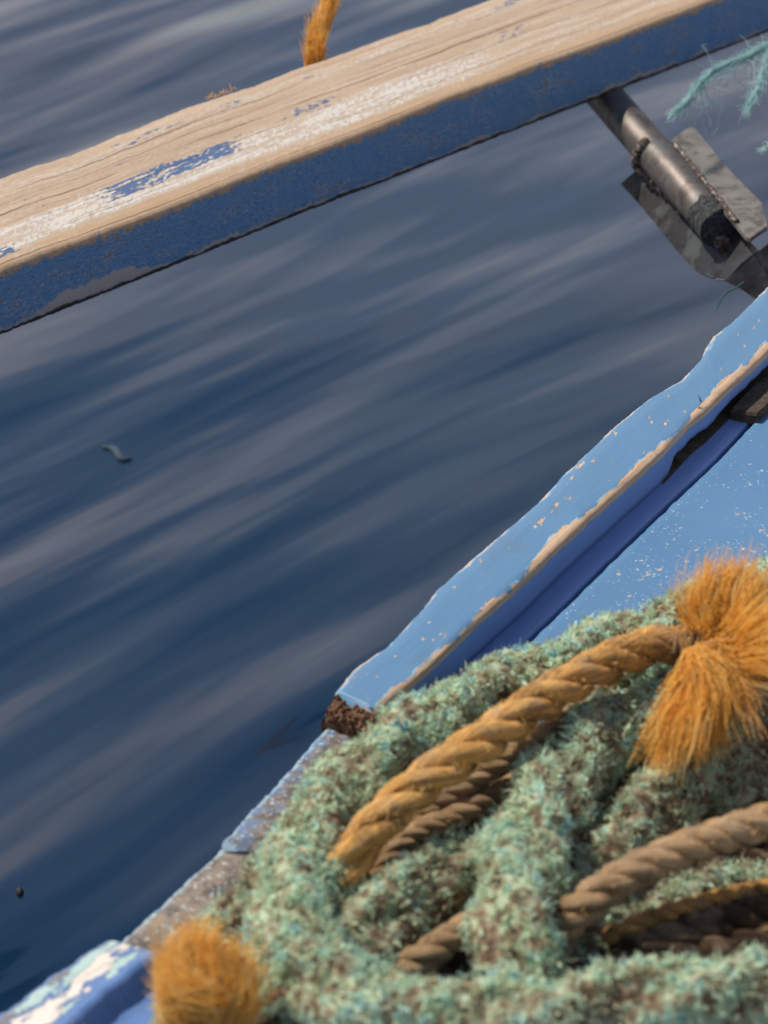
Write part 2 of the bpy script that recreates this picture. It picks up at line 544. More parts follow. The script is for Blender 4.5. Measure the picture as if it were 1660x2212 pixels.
def mat_capb():
    g = G('chipped_old_paint')
    u, v, uvv = g.uv()
    n1 = g.noise(g.xyz(g.mul(u, 24), g.mul(v, 2.6), 1), 1, 6, .66)
    n2 = g.noise(g.xyz(g.mul(u, 34), g.mul(v, 4.5), 9), 1, 6, .66)
    n3 = g.noise(g.xyz(g.mul(u, 300), g.mul(v, 26), 4), 1, 3, .6)
    n4 = g.noise(g.xyz(g.mul(u, 16), g.mul(v, 2.4), 33), 1, 5, .6)
    col = g.mix(n4, (.085, .165, .38), (.15, .24, .44))
    dirt = g.mul(g.band(g.add(v, g.mul(g.sub(n1, .5), .3)), .06, .24, .04), .8)
    col = g.mix(dirt, col, (.21, .175, .14))
    tqz = g.band(v, .05, .80, .08)
    tq = g.mul(g.sm(g.add(n1, g.mul(tqz, .12)), .62, .645), 1.0)
    col = g.mix(tq, col, (.40, .55, .53))
    wz = g.band(g.add(v, g.mul(g.sub(n4, .5), .25)), .30, .66, .10)
    wh = g.sm(g.add(n2, g.mul(wz, .22)), .64, .665)
    col = g.mix(wh, col, (.74, .68, .61))
    nb = g.mul(g.sm(g.add(v, g.mul(g.sub(n1, .5), .5)), .80, .84), .9)
    nb = g.mul(nb, g.sm(n2, .62, .56))
    col = g.mix(nb, col, (.11, .205, .45))
    cyan = g.sm(g.noise(g.xyz(g.mul(u, 50), g.mul(v, 5), 55), 1, 4, .6), .68, .71)
    col = g.mix(cyan, col, (.12, .38, .56))
    pit = g.sm(n3, .70, .75)
    col = g.mix(g.mul(pit, .6), col, (.80, .80, .80))
    pit2 = g.sm(g.noise(g.xyz(g.mul(u, 210), g.mul(v, 18), 77), 1, 3, .6), .70, .74)
    col = g.mix(g.mul(pit2, .7), col, (.10, .08, .07))
    h = g.add(g.mul(wh, -.5), g.add(g.mul(tq, -.3), g.mul(n2, .7)))
    return g.pbr(col, .45, g.bump(h, .0014), spec=.45)

def mat_rot():
    g = G('rotten_wood')
    p = g.pos()
    n = g.noise(g.map(p, (1, 1, 1)), 150, 5, .7, .4)
    n2 = g.noise(p, 520, 3, .6)
    col = g.ramp(n, [(.3, (.05, .028, .018)), (.5, (.19, .105, .065)), (.68, (.36, .22, .14)), (.85, (.55, .39, .27))])
    return g.pbr(col, .9, g.bump(g.add(n, g.mul(n2, .5)), .004), spec=.1)

def mat_steel(name, bright, rough):
    g = G(name)
    p = g.pos()
    n = g.noise(p, 42, 5, .6)
    n2 = g.noise(p, 230, 4, .6)
    n3 = g.noise(g.map(p, loc=(3, 3, 3)), 22, 4, .6)
    a, b = bright
    col = g.mix(n, a, b)
    ver = g.sm(n3, .50, .62)
    col = g.mix(g.mul(ver, .5), col, (.06, .085, .08))
    rust = g.sm(g.add(g.noise(g.map(p, loc=(1, 5, 2)), 30, 5, .65), g.mul(n2, .25)), .76, .86)
    col = g.mix(rust, col, (.20, .085, .035))
    st = g.sm(g.noise(g.map(p, loc=(6, 1, 7)), 36, 5, .65), .50, .60)
    col = g.mix(g.mul(st, .45), col, (.035, .028, .024))
    met = g.sub(.80, g.mul(g.mx(rust, ver), .5))
    rg = g.add(rough, g.add(g.mul(n2, .14), g.mul(rust, .3)))
    return g.pbr(col, rg, g.bump(g.add(g.mul(n, .6), g.mul(n2, .12)), .0006), metal=met, spec=.5)

def mat_simple(name, cols, scale=100, rough=.7, bumpd=.001, metal=0., spec=.4):
    g = G(name)
    p = g.pos()
    n = g.noise(p, scale, 5, .62)
    n2 = g.noise(p, scale * 4, 3, .6)
    k = len(cols)
    col = g.ramp(n, [(.28 + .44 * i / max(1, k - 1), c) for i, c in enumerate(cols)])
    return g.pbr(col, rough, g.bump(g.add(n, g.mul(n2, .4)), bumpd), metal=metal, spec=spec)

def mat_moss(name, dark=1.0, brown=.0):
    g = G(name)
    p = g.pos()
    t = g.attr('tint')
    patch = g.noise(p, 26, 4, .55)
    loc = g.noise(g.map(p, loc=(5, 1, 2)), 90, 2, .5)
    f = g.add(g.mul(t, .50), g.add(g.mul(g.sub(loc, .5), 1.3), g.add(g.mul(g.sub(patch, .5), .7), .345 - brown)))
    d = dark
    col = g.ramp(f, [(.10, (.15*d, .095*d, .06*d)), (.27, (.30*d, .215*d, .145*d)), (.38, (.42*d, .40*d, .265*d)), (.50, (.58*d, .66*d, .45*d)),
                     (.65, (.62*d, .78*d, .57*d)), (.80, (.48*d, .72*d, .63*d)), (.94, (.25*d, .47*d, .56*d))])
    tanp = g.sm(g.add(g.noise(g.map(p, loc=(8, 2, 4)), 62, 2, .5), g.mul(g.noise(p, 150, 2), .15)), .735, .765)
    col = g.mix(g.mul(tanp, .8), col, (.62*d, .40*d, .27*d))
    return g.pbr(col, .85, None, spec=.12, trans=.4)

def mat_fibre(name, cols, trans=.3, clump=55, var=.8):
    g = G(name)
    p = g.pos()
    t = g.attr('tint')
    n = g.noise(p, clump, 3, .55)
    f = g.add(g.mul(t, .55), g.mul(n, var - .15))
    k = len(cols)
    col = g.ramp(f, [(.15 + .75 * i / max(1, k - 1), c) for i, c in enumerate(cols)])
    return g.pbr(col, .6, None, spec=.25, trans=trans)

def mat_rope(name, cols, dirt=.6):
    """laid rope: fine fibres running along each strand"""
    g = G(name)
    u, v, uvv = g.uv()
    p = g.pos()
    tw = g.add(v, g.mul(u, 9.0))
    fib = g.noise(g.xyz(g.mul(u, 26), g.mul(g.math('SINE', g.mul(tw, 6.2832)), 6.5), g.mul(g.math('COSINE', g.mul(tw, 6.2832)), 6.5)), 1, 5, .7)
    blot = g.noise(p, 34, 4, .6)
    k = len(cols)
    col = g.ramp(g.add(g.mul(fib, .5), g.mul(blot, .5)), [(.30 + .40 * i / max(1, k - 1), c) for i, c in enumerate(cols)])
    dk = g.sm(g.noise(p, 30, 5, .68), .48, .62)
    col = g.mix(g.mul(dk, dirt), col, (.15, .085, .04))
    gy = g.sm(g.noise(g.map(p, loc=(2, 9, 4)), 40, 3, .6), .50, .66)
    col = g.mix(g.mul(gy, .55), col, (.42, .30, .20))
    fb2 = g.sm(fib, .54, .40)
    col = g.mix(g.mul(fb2, .42), col, (.17, .09, .04))
    return g.pbr(col, .62, g.bump(fib, .0042), spec=.22)

M = dict(
    water=mat_water(), rail=mat_rail(), cap=mat_cap(), deck=mat_deck(),
    edge=mat_worn('worn_edge_paint', .52, .7), sill=mat_worn('worn_sill_paint', .20, .8),
    capb=mat_capb(), rot=mat_rot(),
    pipe=mat_steel('pipe_steel', ((.09, .08, .075), (.23, .20, .185)), .42),
    plate=mat_steel('plate_steel', ((.10, .10, .105), (.17, .17, .175)), .16),
    flange=mat_steel('galvanised_steel', ((.16, .155, .13), (.54, .46, .39)), .36),
    tongue=mat_simple('blackened_steel', [(.012, .013, .015), (.03, .03, .034), (.09, .09, .095)], 24, .28, .0006, .6),
    weld=mat_simple('weld_bead', [(.02, .015, .012), (.09, .06, .05), (.40, .37, .35)], 120, .5, .002, .4),
    tar=mat_simple('black_tar', [(.012, .013, .014), (.03, .034, .037), (.16, .17, .17)], 190, .55, .004),
    hull=mat_simple('hull_paint', [(.03, .08, .25), (.05, .12, .32)], 40, .5),
    dark=mat_simple('slot_shade_black', [(.02, .015, .01), (.06, .045, .03), (.11, .08, .055)], 60, .85),  # near black, painted shade for the inside of the gunwale slot
    block=mat_simple('dark_brown_wood', [(.022, .016, .011), (.055, .040, .026), (.10, .075, .05)], 90, .85, .003),  # very dark brown for the block in the slot
    moss=mat_moss('mossy_rope_yarn'), moss2=mat_moss('mossy_rope_yarn_old', .9, .09),
    orange=mat_rope('orange_rope_lay', [(.56, .28, .08), (.86, .46, .13), (.95, .62, .26)]),
    tan=mat_rope('tan_rope_lay', [(.48, .30, .15), (.70, .46, .25), (.84, .62, .38)], .42),
    brown=mat_rope('shaded_brown_rope_lay', [(.022, .014, .009), (.045, .028, .018), (.08, .05, .03)], .5),  # brown taken down to near black so gaps in the heap look shaded
    fibre=mat_fibre('orange_fibre', [(.97, .50, .09), (1.0, .64, .155), (1.0, .71, .23), (1.0, .83, .44)], .66),
    sfibre=mat_fibre('sandy_fibre', [(.80, .46, .15), (.95, .62, .24), (1.0, .74, .36)], .55),
    teal=mat_fibre('teal_fibre', [(.22, .52, .56), (.42, .70, .73), (.62, .84, .84), (.74, .88, .84)], .5),
    green=mat_simple('dark_green_twine', [(.015, .07, .07), (.03, .13, .12)], 80),
    speck=mat_simple('black_flotsam', [(.006, .006, .007), (.015, .016, .018)], 60),
    bird_tone=mat_simple('bird_reflection_tone', [(.054, .076, .100), (.060, .084, .108)], 60, .9, .001, 0., .05),  # tone of a bird's reflection, close to the water's own
)

# ------------------------------------------------------------------ water
V, f = [], []
gx = [-6000, -60, -6, 0, 6, 60, 6000]
for y in gx:
    for x in gx: V.append((x, y + 3, 0))
for i in range(6):
    for j in range(6): f.append((i * 7 + j, i * 7 + j + 1, i * 7 + j + 8, i * 7 + j + 7))
wat = mesh('water', V, f, M['water'])
wat['kind'] = 'structure'

# ------------------------------------------------------------------ the boat
boat = thing('wooden_boat', 'weathered blue wooden boat with chipped gunwale, outer timber rail and steel bracket', 'boat', (0, 0, 0))

# --- outer timber rail
ZR = 0.73
far = [(-260, 473), (-120, 423), (0, 380), (65, 355), (120, 340), (155, 328), (200, 310), (250, 288), (300, 270), (350, 248), (400, 228), (450, 212), (500, 195),
       (550, 180), (600, 160), (650, 140), (700, 125), (750, 107), (830, 77), (880, 60), (930, 45), (950, 35), (1030, 5), (1200, -55), (1500, -160), (1900, -300), (3000, -685)]
near = [(-260, 690), (-120, 632), (0, 582), (100, 543), (175, 518), (225, 499), (300, 472), (350, 453), (400, 434), (500, 393), (600, 353), (700, 317), (750, 298), (830, 267),
        (895, 240), (980, 205), (1080, 170), (1150, 142), (1255, 106), (1330, 80), (1405, 50), (1480, 22), (1530, 2), (1700, -62), (1900, -138), (3000, -556)]
bot = [(-260, 830), (0, 726), (150, 666), (250, 626), (400, 566), (500, 525), (650, 463), (750, 424), (830, 394), (1080, 295), (1265, 224), (1380, 178), (1530, 120), (1660, 70), (1900, -22), (3000, -443)]
fx, fy = zip(*far); nx_, ny_ = zip(*near); bx_, by_ = zip(*bot)
xs = np.linspace(-230, 2900, 632)
secs, us = [], []
u_ = 0; prev = None
for i, x in enumerate(xs):
    a = at_z(x, np.interp(x, nx_, ny_), ZR)
    b = at_z(x - 60, np.interp(x - 60, fx, fy), ZR)
    if prev is not None: u_ += np.linalg.norm(a - prev)
    prev = a
    lo, hi = .03, .14
    for _ in range(24):
        m_ = (lo + hi) / 2
        px, py = proj(a - (0, 0, m_))
        if py < np.interp(px, bx_, by_): lo = m_
        else: hi = m_
    h = lo
    d = a - b
    wd = np.linalg.norm(d); d = d / wd
    jn = .0016 * fbm((x * .05, 0, 0), 1) + .0010 * fbm((x * .3, 3, 0), 1)
    jf = .0022 * fbm((x * .04, 7, 0), 1) + .0012 * fbm((x * .35, 9, 0), 1)
    jb = .0012 * fbm((x * .25, 5, 0), 1)
    b = b + d * jf
    a = a + d * jn
    P = []
    def add(base, din, dz): P.append(base + d * din + np.array([0, 0, dz]))
    add(b, .002, -h); add(b, 0, -h * .5); add(b, .001, -.008); add(b, .005, -.002); add(b, .012, 0)
    for q in (.2, .35, .5, .65, .8):
        zz = .0012 * fbm((x * .012, q * 9, 2), 1)
        P.append(b + (a - b) * q + np.array([0, 0, zz]))
    add(a, -.014, 0); add(a, -.006, -.0012); add(a, -.0015, -.005); add(a, 0, -.012); add(a, 0, -h * .4); add(a, 0, -h * .75); add(a, 0, -h + .006 + jb); add(a, -.003, -h + jb); add(a, -.03, -h); add(b, .03, -h)
    secs.append(P); us.append(u_)
vs = [-1, -.5, -.1, -.03, .05, .2, .35, .5, .65, .8, .93, .97, 1.0, 1.10, 1.4, 1.75, 1.94, 1.99, 2.2, 2.9]
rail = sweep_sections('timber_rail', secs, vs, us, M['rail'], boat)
rail['label'] = 'bare topped timber rail with dark blue sides'

# --- gunwale plank with its inner face
ZG, ZD = 0.70, 0.662
outer = [(722, 1492), (745, 1463), (765, 1440), (800, 1416), (835, 1393), (868, 1357), (912, 1311), (940, 1273), (990, 1228), (1025, 1198), (1070, 1160), (1120, 1118), (1160, 1083), (1220, 1018), (1280, 963), (1320, 923),
         (1375, 878), (1405, 855), (1435, 838), (1470, 818), (1487, 800), (1515, 771), (1523, 748), (1540, 723), (1580, 693), (1630, 643), (1660, 613), (1760, 515), (1900, 385), (2600, -265)]
inner = [(815, 1532), (830, 1520), (865, 1492), (900, 1464), (935, 1432), (975, 1395), (1010, 1359), (1060, 1315), (1110, 1270), (1150, 1233), (1195, 1190), (1240, 1148), (1285, 1106), (1335, 1062), (1385, 1017), (1430, 976), (1495, 908),
         (1530, 881), (1580, 831), (1630, 787), (1660, 757), (1760, 660), (1900, 525), (2600, -150)]
O3 = resample([at_z(x, y, ZG) for x, y in outer], n=800)
I3 = resample([at_z(x, y, ZG) for x, y in inner], n=800)
slot_s = None
secs, us = [], []
u_ = 0
axis = unit(I3[-1] - I3[0])
for i in range(800):
    a, b = I3[i].copy(), O3[i].copy()
    if i: u_ += np.linalg.norm(I3[i] - I3[i - 1])
    d = a - b; wd = np.linalg.norm(d); d /= wd
    nrm = np.array([axis[1], -axis[0], 0.0])
    a0 = a + nrm * .0010 * fbm((u_ * 14, 0, 0), 1)
    a += nrm * (.0012 * fbm((u_ * 40, 0, 0), 1) + .0007 * fbm((u_ * 160, 2, 0), 1))
    b += nrm * (.0008 * fbm((u_ * 45, 5, 0), 1) + .0007 * fbm((u_ * 170, 8, 0), 1))
    px, py = proj(a)
    # height of the inner face: full to the deck, then only the thickness of the plank over the open slot
    hs = .0376
    if 1448 < px < 1960:
        hs = .022 if px > 1460 else .0376 - (.0376 - .022) * (px - 1448) / 12
        hs += .002 * fbm((u_ * 60, 1, 1), 1) - .003 * min(1, max(0, (px - 1520) / 120))
        if 1520 < px < 1560: hs += .003 * math.sin((px - 1520) / 40 * math.pi)
    P = []
    def add(base, din, dz): P.append(base + nrm * din + np.array([0, 0, dz]))
    add(b, .003, -.05); add(b, -.001, -.02); add(b, 0, -.007); add(b, .0015, -.002); add(b, .006, 0)
    for q in (.3, .55, .8):
        P.append(b + (a - b) * q + np.array([0, 0, .0008 * fbm((u_ * 14, q * 5, 3), 1)]))
    add(a, -.008, 0); add(a, -.003, -.0008); add(a, -.0006, -.0032); add(a * .3 + a0 * .7, 0, -.008)
    add(a0, .0006, -hs * .5); add(a0, .0004, -hs * .8); add(a0, 0, -hs); add(a0, -.035, -hs)
    secs.append(P); us.append(u_)
vs = [-.9, -.3, -.1, -.02, .08, .3, .55, .8, .90, .97, 1.01, 1.07, 1.5, 1.8, 2.0, 2.4]
gun = sweep_sections('gunwale', secs, vs, us, M['cap'], boat)
gun['label'] = 'light blue gunwale plank with inner edge worn to bare wood'
NRM = np.array([axis[1], -axis[0], 0.0])

# --- deck
crack = [(1020, 1500), (1115, 1402), (1210, 1311), (1325, 1198), (1445, 1084), (1545, 990), (1660, 868), (1900, 630), (2600, -62)]
CK = resample([at_z(x, y, ZD) for x, y in crack], n=300)
# carry the deck's edge on below the ropes towards the lower left
tail_dir = unit(CK[0] - CK[12])
CK = np.vstack([[CK[0] + tail_dir * s for s in np.linspace(1.6, .012, 60)], CK])
secs, us = [], []
u_ = 0
for i, c in enumerate(CK):
    if i: u_ += np.linalg.norm(CK[i] - CK[i - 1])
    j = .0012 * fbm((u_ * 60, 0, 0), 1)
    P = [c + NRM * (.0035 + j) + np.array([0, 0, -.02]), c + NRM * (.0035 + j) + np.array([0, 0, -.0035]), c + NRM * (.007 + j) + np.array([0, 0, .001]), c + NRM * .016 + np.array([0, 0, .0008])]
    for s in (.03, .06, .1, .16, .25, .4, .7, 1.2):
        P.append(c + NRM * s + np.array([0, 0, -.004 * s + .0006 * fbm((u_ * 8, s * 8, 4), 1)]))
    secs.append(P); us.append(u_)
deck = sweep_sections('deck', secs, [0, .001, .004, .01, .03, .06, .1, .16, .25, .4, .7, 1.2], us, M['deck'], boat, ends=False)
deck['label'] = 'light blue painted deck with pale specks'

# --- hollow coloured near black as shade, lip and wood block behind the slot
def slab(name, pts, z0, z1, mat, parent, jit=.0, uvw=None, div=1):
    """pts: plan outline as 3-D points (any z); a solid from z0 to z1"""
    k = len(pts)
    pts = [np.array([p[0], p[1], 0]) for p in pts]
    bv = []
    cen = np.mean(pts, 0)
    for (z, sh) in ((z0, 0), (z1 - .0025, 0), (z1, .0025)):
        for p in pts:
            q = p + unit(cen - p) * sh
            if jit: q = q + jit * np.array([fbm((p[0] * 60, p[1] * 60, z), 1), fbm((p[0] * 60, p[1] * 60, z + 5), 1), 0])
            bv.append(q + np.array([0, 0, z]))
    ff = [tuple(range(k - 1, -1, -1)), tuple(2 * k + i for i in range(k))]
    for L in (0, 1):
        for i in range(k):
            ff.append((L * k + i, L * k + (i + 1) % k, (L + 1) * k + (i + 1) % k, (L + 1) * k + i))
    o = mesh(name, bv, ff, mat, parent, smooth=False)
    return o
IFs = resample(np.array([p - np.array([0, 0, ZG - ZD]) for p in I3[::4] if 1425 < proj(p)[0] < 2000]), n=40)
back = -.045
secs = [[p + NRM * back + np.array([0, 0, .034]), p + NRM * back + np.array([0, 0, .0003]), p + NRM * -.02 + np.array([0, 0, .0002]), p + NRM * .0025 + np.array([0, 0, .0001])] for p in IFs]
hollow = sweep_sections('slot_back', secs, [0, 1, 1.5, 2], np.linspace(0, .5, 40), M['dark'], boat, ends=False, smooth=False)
# margin strip between the foot of the gunwale and the deck seam
secs = []
IF = I3[::4] - np.array([0, 0, ZG - ZD])
tail2 = [IF[0] + tail_dir * q for q in np.linspace(.06, .012, 4)]
IF = IF[3:]
for i, p in enumerate(IF):
    k = np.argmin(np.linalg.norm(CK - p, axis=1))
    c = CK[k] + NRM * (np.dot(p - CK[k], NRM) * 0)
    dd = max(.006, np.dot(CK[k] - p, NRM))
    jj = .0008 * fbm((i * .7, 3, 0), 1)
    secs.append([p - NRM * (.002 if 1440 < proj(p)[0] < 1980 else .02) + np.array([0, 0, -.0006]), p + np.array([0, 0, -.0006]), p + NRM * dd * .4 + np.array([0, 0, -.0012]), p + NRM * dd * .8 + np.array([0, 0, -.0006]), p + NRM * (dd - .002 + jj) + np.array([0, 0, -.0014]), p + NRM * (dd - .0005 + jj) + np.array([0, 0, -.004]), p + NRM * (dd + jj) + np.array([0, 0, -.02])])
sweep_sections('margin_strip', secs, [1.2, 1.3, 1.4, 1.6, 1.8, 1.9, 2.0], np.linspace(3, 4.6, len(IF)), M['cap'], boat, ends=False)
bp = [at_z(x, y, ZD + .012) for x, y in ((1582, 880), (1606, 889), (1640, 893), (1655, 878), (1700, 832), (1690, 792), (1640, 822), (1600, 852))]
slab('wood_block', bp, ZD - .002, ZD + .011, M['block'], boat, .003)

# --- rotten end of the gunwale plank
def rot_lump():
    nu, nv = 90, 110
    pts_out = [(690, 1522), (694, 1513), (703, 1500), (722, 1488), (742, 1478)]
    # stations run from under the paint's torn edge outwards along the plank; columns across its width and down the end
    A0, A1 = at_z(748, 1452, ZG), at_z(838, 1506, ZG)
    B0, B1 = at_z(694, 1518, ZG), at_z(806, 1562, ZG)
    V, ff = [], []
    for i in range(nu):
        for j in range(nv):
            s, t = i / (nu - 1), j / (nv - 1)
            if s < .6:
                q = s / .6
                p = (A0 * (1 - t) + A1 * t) * (1 - q) + (B0 * (1 - t) + B1 * t) * q
                z = ZG - .0035 - .007 * q * q
            else:
                q = (s - .6) / .4
                p = (B0 * (1 - t) + B1 * t) + unit(A0 - B0) * (.010 * q * q)
                z = ZG - .0105 - .035 * q
            e = min(t, 1 - t)
            if e < .08: z -= .012 * (1 - e / .08) ** 2
            amp = .0036 * min(1, s * 4)
            nn = fbm((p[0] * 1, p[1] * 1, z), 120, 4)
            rd = abs(mn.noise(Vector((p[0] * 190, p[1] * 190, z * 190))))
            dv = amp * nn - amp * 1.6 * max(0, .25 - rd)
            out = unit(B0 - A0)
            V.append(np.array([p[0], p[1], z]) + np.array([0, 0, 1]) * dv * 1.3 + out * dv * .9)
    for i in range(nu - 1):
        for j in range(nv - 1):
            a = i * nv + j
            ff.append((a, a + 1, a + nv + 1, a + nv))
    o = mesh('rotten_end', V, ff, M['rot'], boat, smooth=False)
    o['label'] = 'crumbling brown rotten end of the gunwale plank'
rot_lump()

# --- lower edge planks and the chipped plank at bottom left
def edge_plank(name, outl, z, width_px, mat, th, label=None, n=140, ridge=False, endcut=0.0):
    O = resample([at_z(x, y, z) for x, y in outl], n=n)
    secs, us = [], []
    u_ = 0
    ax = unit(O[-1] - O[0])
    nr = np.array([ax[1], -ax[0], 0.0])
    if np.dot(nr, NRM) < 0: nr = -nr
    for i in range(n):
        if i: u_ += np.linalg.norm(O[i] - O[i - 1])
        w = np.interp(i / (n - 1), [0, 1], width_px)
        b = O[i] + nr * (.0010 * fbm((u_ * 60, 5, z), 1) + .0008 * fbm((u_ * 220, 8, z), 1))
        a = b + nr * w - ax * endcut * w
        mk = lambda p, d, dz: p + (nr - ax * endcut) * d + np.array([0, 0, dz])
        P = [mk(b, .002, -th), mk(b, 0, -.006), mk(b, .0012, -.0018), mk(b, .005, 0)]
        for q in (.25, .45, .65, .85):
            P.append(b + (a - b) * q + np.array([0, 0, .0009 * fbm((u_ * 25, q * 6, z * 9), 1)]))
        if ridge:
            rz = .0008 * fbm((u_ * 50, 1, 1), 1)
            P += [mk(a, -.003, .001 + rz), mk(a, .001, -.003), mk(a, .005, -.012), mk(a, .008, -.016), mk(a, .02, -.017), mk(a, .08, -.018)]
        else:
            P += [mk(a, -.004, 0), mk(a, -.001, -.001), mk(a, 0, -.005), mk(a, 0, -th)]
        secs.append(P); us.append(u_)
    vs = [-.5, -.1, 0, .06, .25, .45, .65, .85] + ([.93, 1.0, 1.1, 1.2, 1.4, 2.2] if ridge else [.95, .99, 1.05, 1.5])
    o = sweep_sections(name, secs, vs, us, mat, boat)
    if label: o['label'] = label
    return o
edge_plank('edge_plank', [(477, 1813), (500, 1798), (512, 1780), (555, 1735), (600, 1688), (640, 1642), (672, 1605), (704, 1570), (750, 1520), (790, 1475)], .676, (.075, .075), M['edge'], .05,
           'low edge plank with blue outer edge and greyed top', endcut=-.55)
edge_plank('edge_plank', [(150, 2130), (230, 2060), (250, 2040), (300, 1995), (330, 1968), (350, 1950), (400, 1902), (440, 1868), (470, 1838), (484, 1822), (500, 1806)], .664, (.10, .10), M['sill'], .05,
           'low edge plank scuffed to grey brown wood', endcut=-.3)
edge_plank('gunwale', [(-160, 2290), (-60, 2222), (0, 2186), (40, 2160), (80, 2128), (100, 2108), (145, 2085), (160, 2072), (190, 2052), (229, 2028)], .684, (.052, .042), M['capb'], .045,
           'gunwale plank with chipped white, turquoise and blue paint', ridge=True, endcut=-.35)
# hull planking down into the water, outboard of the gunwale
HL = np.vstack([[O3[0] + unit(O3[0] - O3[60]) * s for s in np.linspace(1.6, .01, 40)], O3[::8]])
HL = HL + NRM * .035
secs = [[p + np.array([0, 0, -.06]) + NRM * 0, p + np.array([0, 0, -.3]) + NRM * .03, p + np.array([0, 0, -.7]) + NRM * .12, p + np.array([0, 0, -1.0]) + NRM * .3] for p in HL]
sweep_sections('hull_planking', secs, [0, .3, .7, 1], np.linspace(0, 3, len(HL)), M['hull'], boat, ends=False)

# --- steel bracket carrying the rail
pipe_a, pipe_b = at_z(1266, 160, .640), at_z(1556, 492, .590)
pax = unit(pipe_b - pipe_a)
view = unit((pipe_a + pipe_b) / 2 - CAM)
side = unit(np.cross(pax, view))                   # across the pipe as seen, towards the lower left or upper right
if side[0] > 0: side = -side                       # towards the left
upn = unit(np.cross(pax, side))
if np.dot(upn, view) > 0: upn = -upn               # towards the viewer
RP = .0260
br = bpy.data.objects.new('steel_bracket', None)
C.objects.link(br)
br.parent = boat
br['label'] = 'rusty steel bracket of pipe and welded plates under the rail'
Pp = resample([pipe_a, pipe_b], n=80)
rad = np.array([[RP + .0004 * fbm((i * .1, j * .4, 0), 1) for j in range(28)] for i in range(80)])
tube('pipe', Pp, rad, M['pipe'], br, 28)
# tarred cut end of the pipe
Pt = resample([pipe_b - pax * .050, pipe_b + pax * .006], n=40)
rad = np.array([[max(.004, (RP + .0022 + .0022 * fbm((i * .28, math.cos(j * .157) * 2.5, math.sin(j * .157) * 2.5), 1, 4)) * (1 if i > 7 else (.86 + .02 * i) + .10 * fbm((j * .3, 2, 2), 1)) * (1 if i < 36 else 1 - .18 * (i - 35))) for j in range(40)] for i in range(40)])
tube('tarred_end', Pt, rad, M['tar'], br, 40)
# bottom plate: seen below and left of the pipe
n_pl = unit(upn * .93 + np.array([0, 0, 1]) * .10 + side * .25)
p_pl = (pipe_a + pipe_b) / 2 - upn * RP * .85
def plate(name, outl, p0, nn, th, mat, bend=None, sub=1):
    pts = [on_plane(x, y, p0, nn) for x, y in outl]
    if bend:
        pts = [p + nn * bend(x, y) for p, (x, y) in zip(pts, outl)]
    k = len(pts)
    e = .0012
    cen = np.mean(pts, 0)
    L0 = [p - nn * th for p in pts]
    L1 = [p - nn * e for p in pts]
    L2 = [p + unit(cen - p) * e for p in pts]
    V = L0 + L1 + L2
    ff = [tuple(range(k - 1, -1, -1)), tuple(2 * k + i for i in range(k))]
    for L in (0, 1):
        for i in range(k):
            ff.append((L * k + i, L * k + (i + 1) % k, (L + 1) * k + (i + 1) % k, (L + 1) * k + i))
    return mesh(name, V, ff, mat, br, smooth=False)
plate('base_plate', [(1340, 396), (1352, 386), (1377, 364), (1400, 350), (1480, 400), (1600, 500), (1640, 540), (1600, 570), (1566, 605), (1546, 602), (1530, 597), (1512, 590), (1498, 580), (1460, 538), (1412, 478), (1370, 428)],
      p_pl, n_pl, .005, M['plate'])
# the plate's lower end is bent down towards the hull
lowA, lowB = (1566, 605), (1640, 540)
p_b = on_plane(1603, 572, p_pl, n_pl)
nb = unit(np.cross(on_plane(1640, 540, p_pl, n_pl) - on_plane(1566, 605, p_pl, n_pl), unit(pax * .75 + np.array([0, 0, -.65]))))
if nb[1] > 0: nb = -nb
p_b = p_b + nb * .0005
plate('bent_tongue', [(1565, 606), (1603, 574), (1640, 541), (1690, 500), (1760, 560), (1720, 680), (1650, 660), (1628, 644), (1596, 622)], p_b, nb, .005, M['tongue'])
# galvanised flange to the right of the pipe
n_fl = unit(np.array([0, 0, 1]) * .8 + upn * .45 - side * .30)
p_fl = (pipe_a * .35 + pipe_b * .65) - side * RP * .9 + upn * .003
plate('flange', [(1452, 302), (1462, 292), (1485, 276), (1494, 272), (1502, 277), (1530, 310), (1570, 358), (1610, 400), (1638, 428), (1648, 440), (1652, 462), (1659, 488), (1640, 500), (1622, 514), (1612, 510), (1580, 470), (1520, 405), (1475, 350), (1462, 318)],
      p_fl, n_fl, .006, M['flange'])
# weld beads along both sides of the pipe
def weld(name, x0, y0, x1, y1, p0, nn, r):
    nbd = 44
    ps = [on_plane(x0 + (x1 - x0) * t, y0 + (y1 - y0) * t, p0, nn) for t in np.linspace(0, 1, nbd * 4)]
    ps = np.array([p + .0022 * np.array([fbm((i * .11, 0, 0), 1), fbm((i * .11, 4, 0), 1), fbm((i * .11, 8, 0), 1)]) for i, p in enumerate(ps)])
    rd = [r * (.75 + .45 * abs(math.sin(i * .55)) + .4 * fbm((i * .13, 1, 5), 1)) for i in range(len(ps))]
    tube(name, ps, np.array(rd), M['weld'], br, 10)
weld('weld_bead', 1374, 352, 1568, 528, p_pl + upn * .007, n_pl, .0080)
weld('weld_bead', 1456, 308, 1592, 478, p_fl + upn * .002, n_fl, .0032)
# burnt collar of weld around the pipe
cp = pipe_a + pax * np.dot(on_plane(1400, 335, pipe_a, upn) - pipe_a, pax)
ang = np.linspace(-.1, 1.75, 50)
col = np.array([cp + pax * (.012 * math.sin(a * 1.2) - .002) + (side * math.cos(a) + upn * math.sin(a)) * (RP + .001) for a in ang])
tube('weld_bead', col, np.array([.0068 * (1 + .6 * fbm((i * .22, 0, 3), 1)) for i in range(50)]), M['weld'], br, 10)

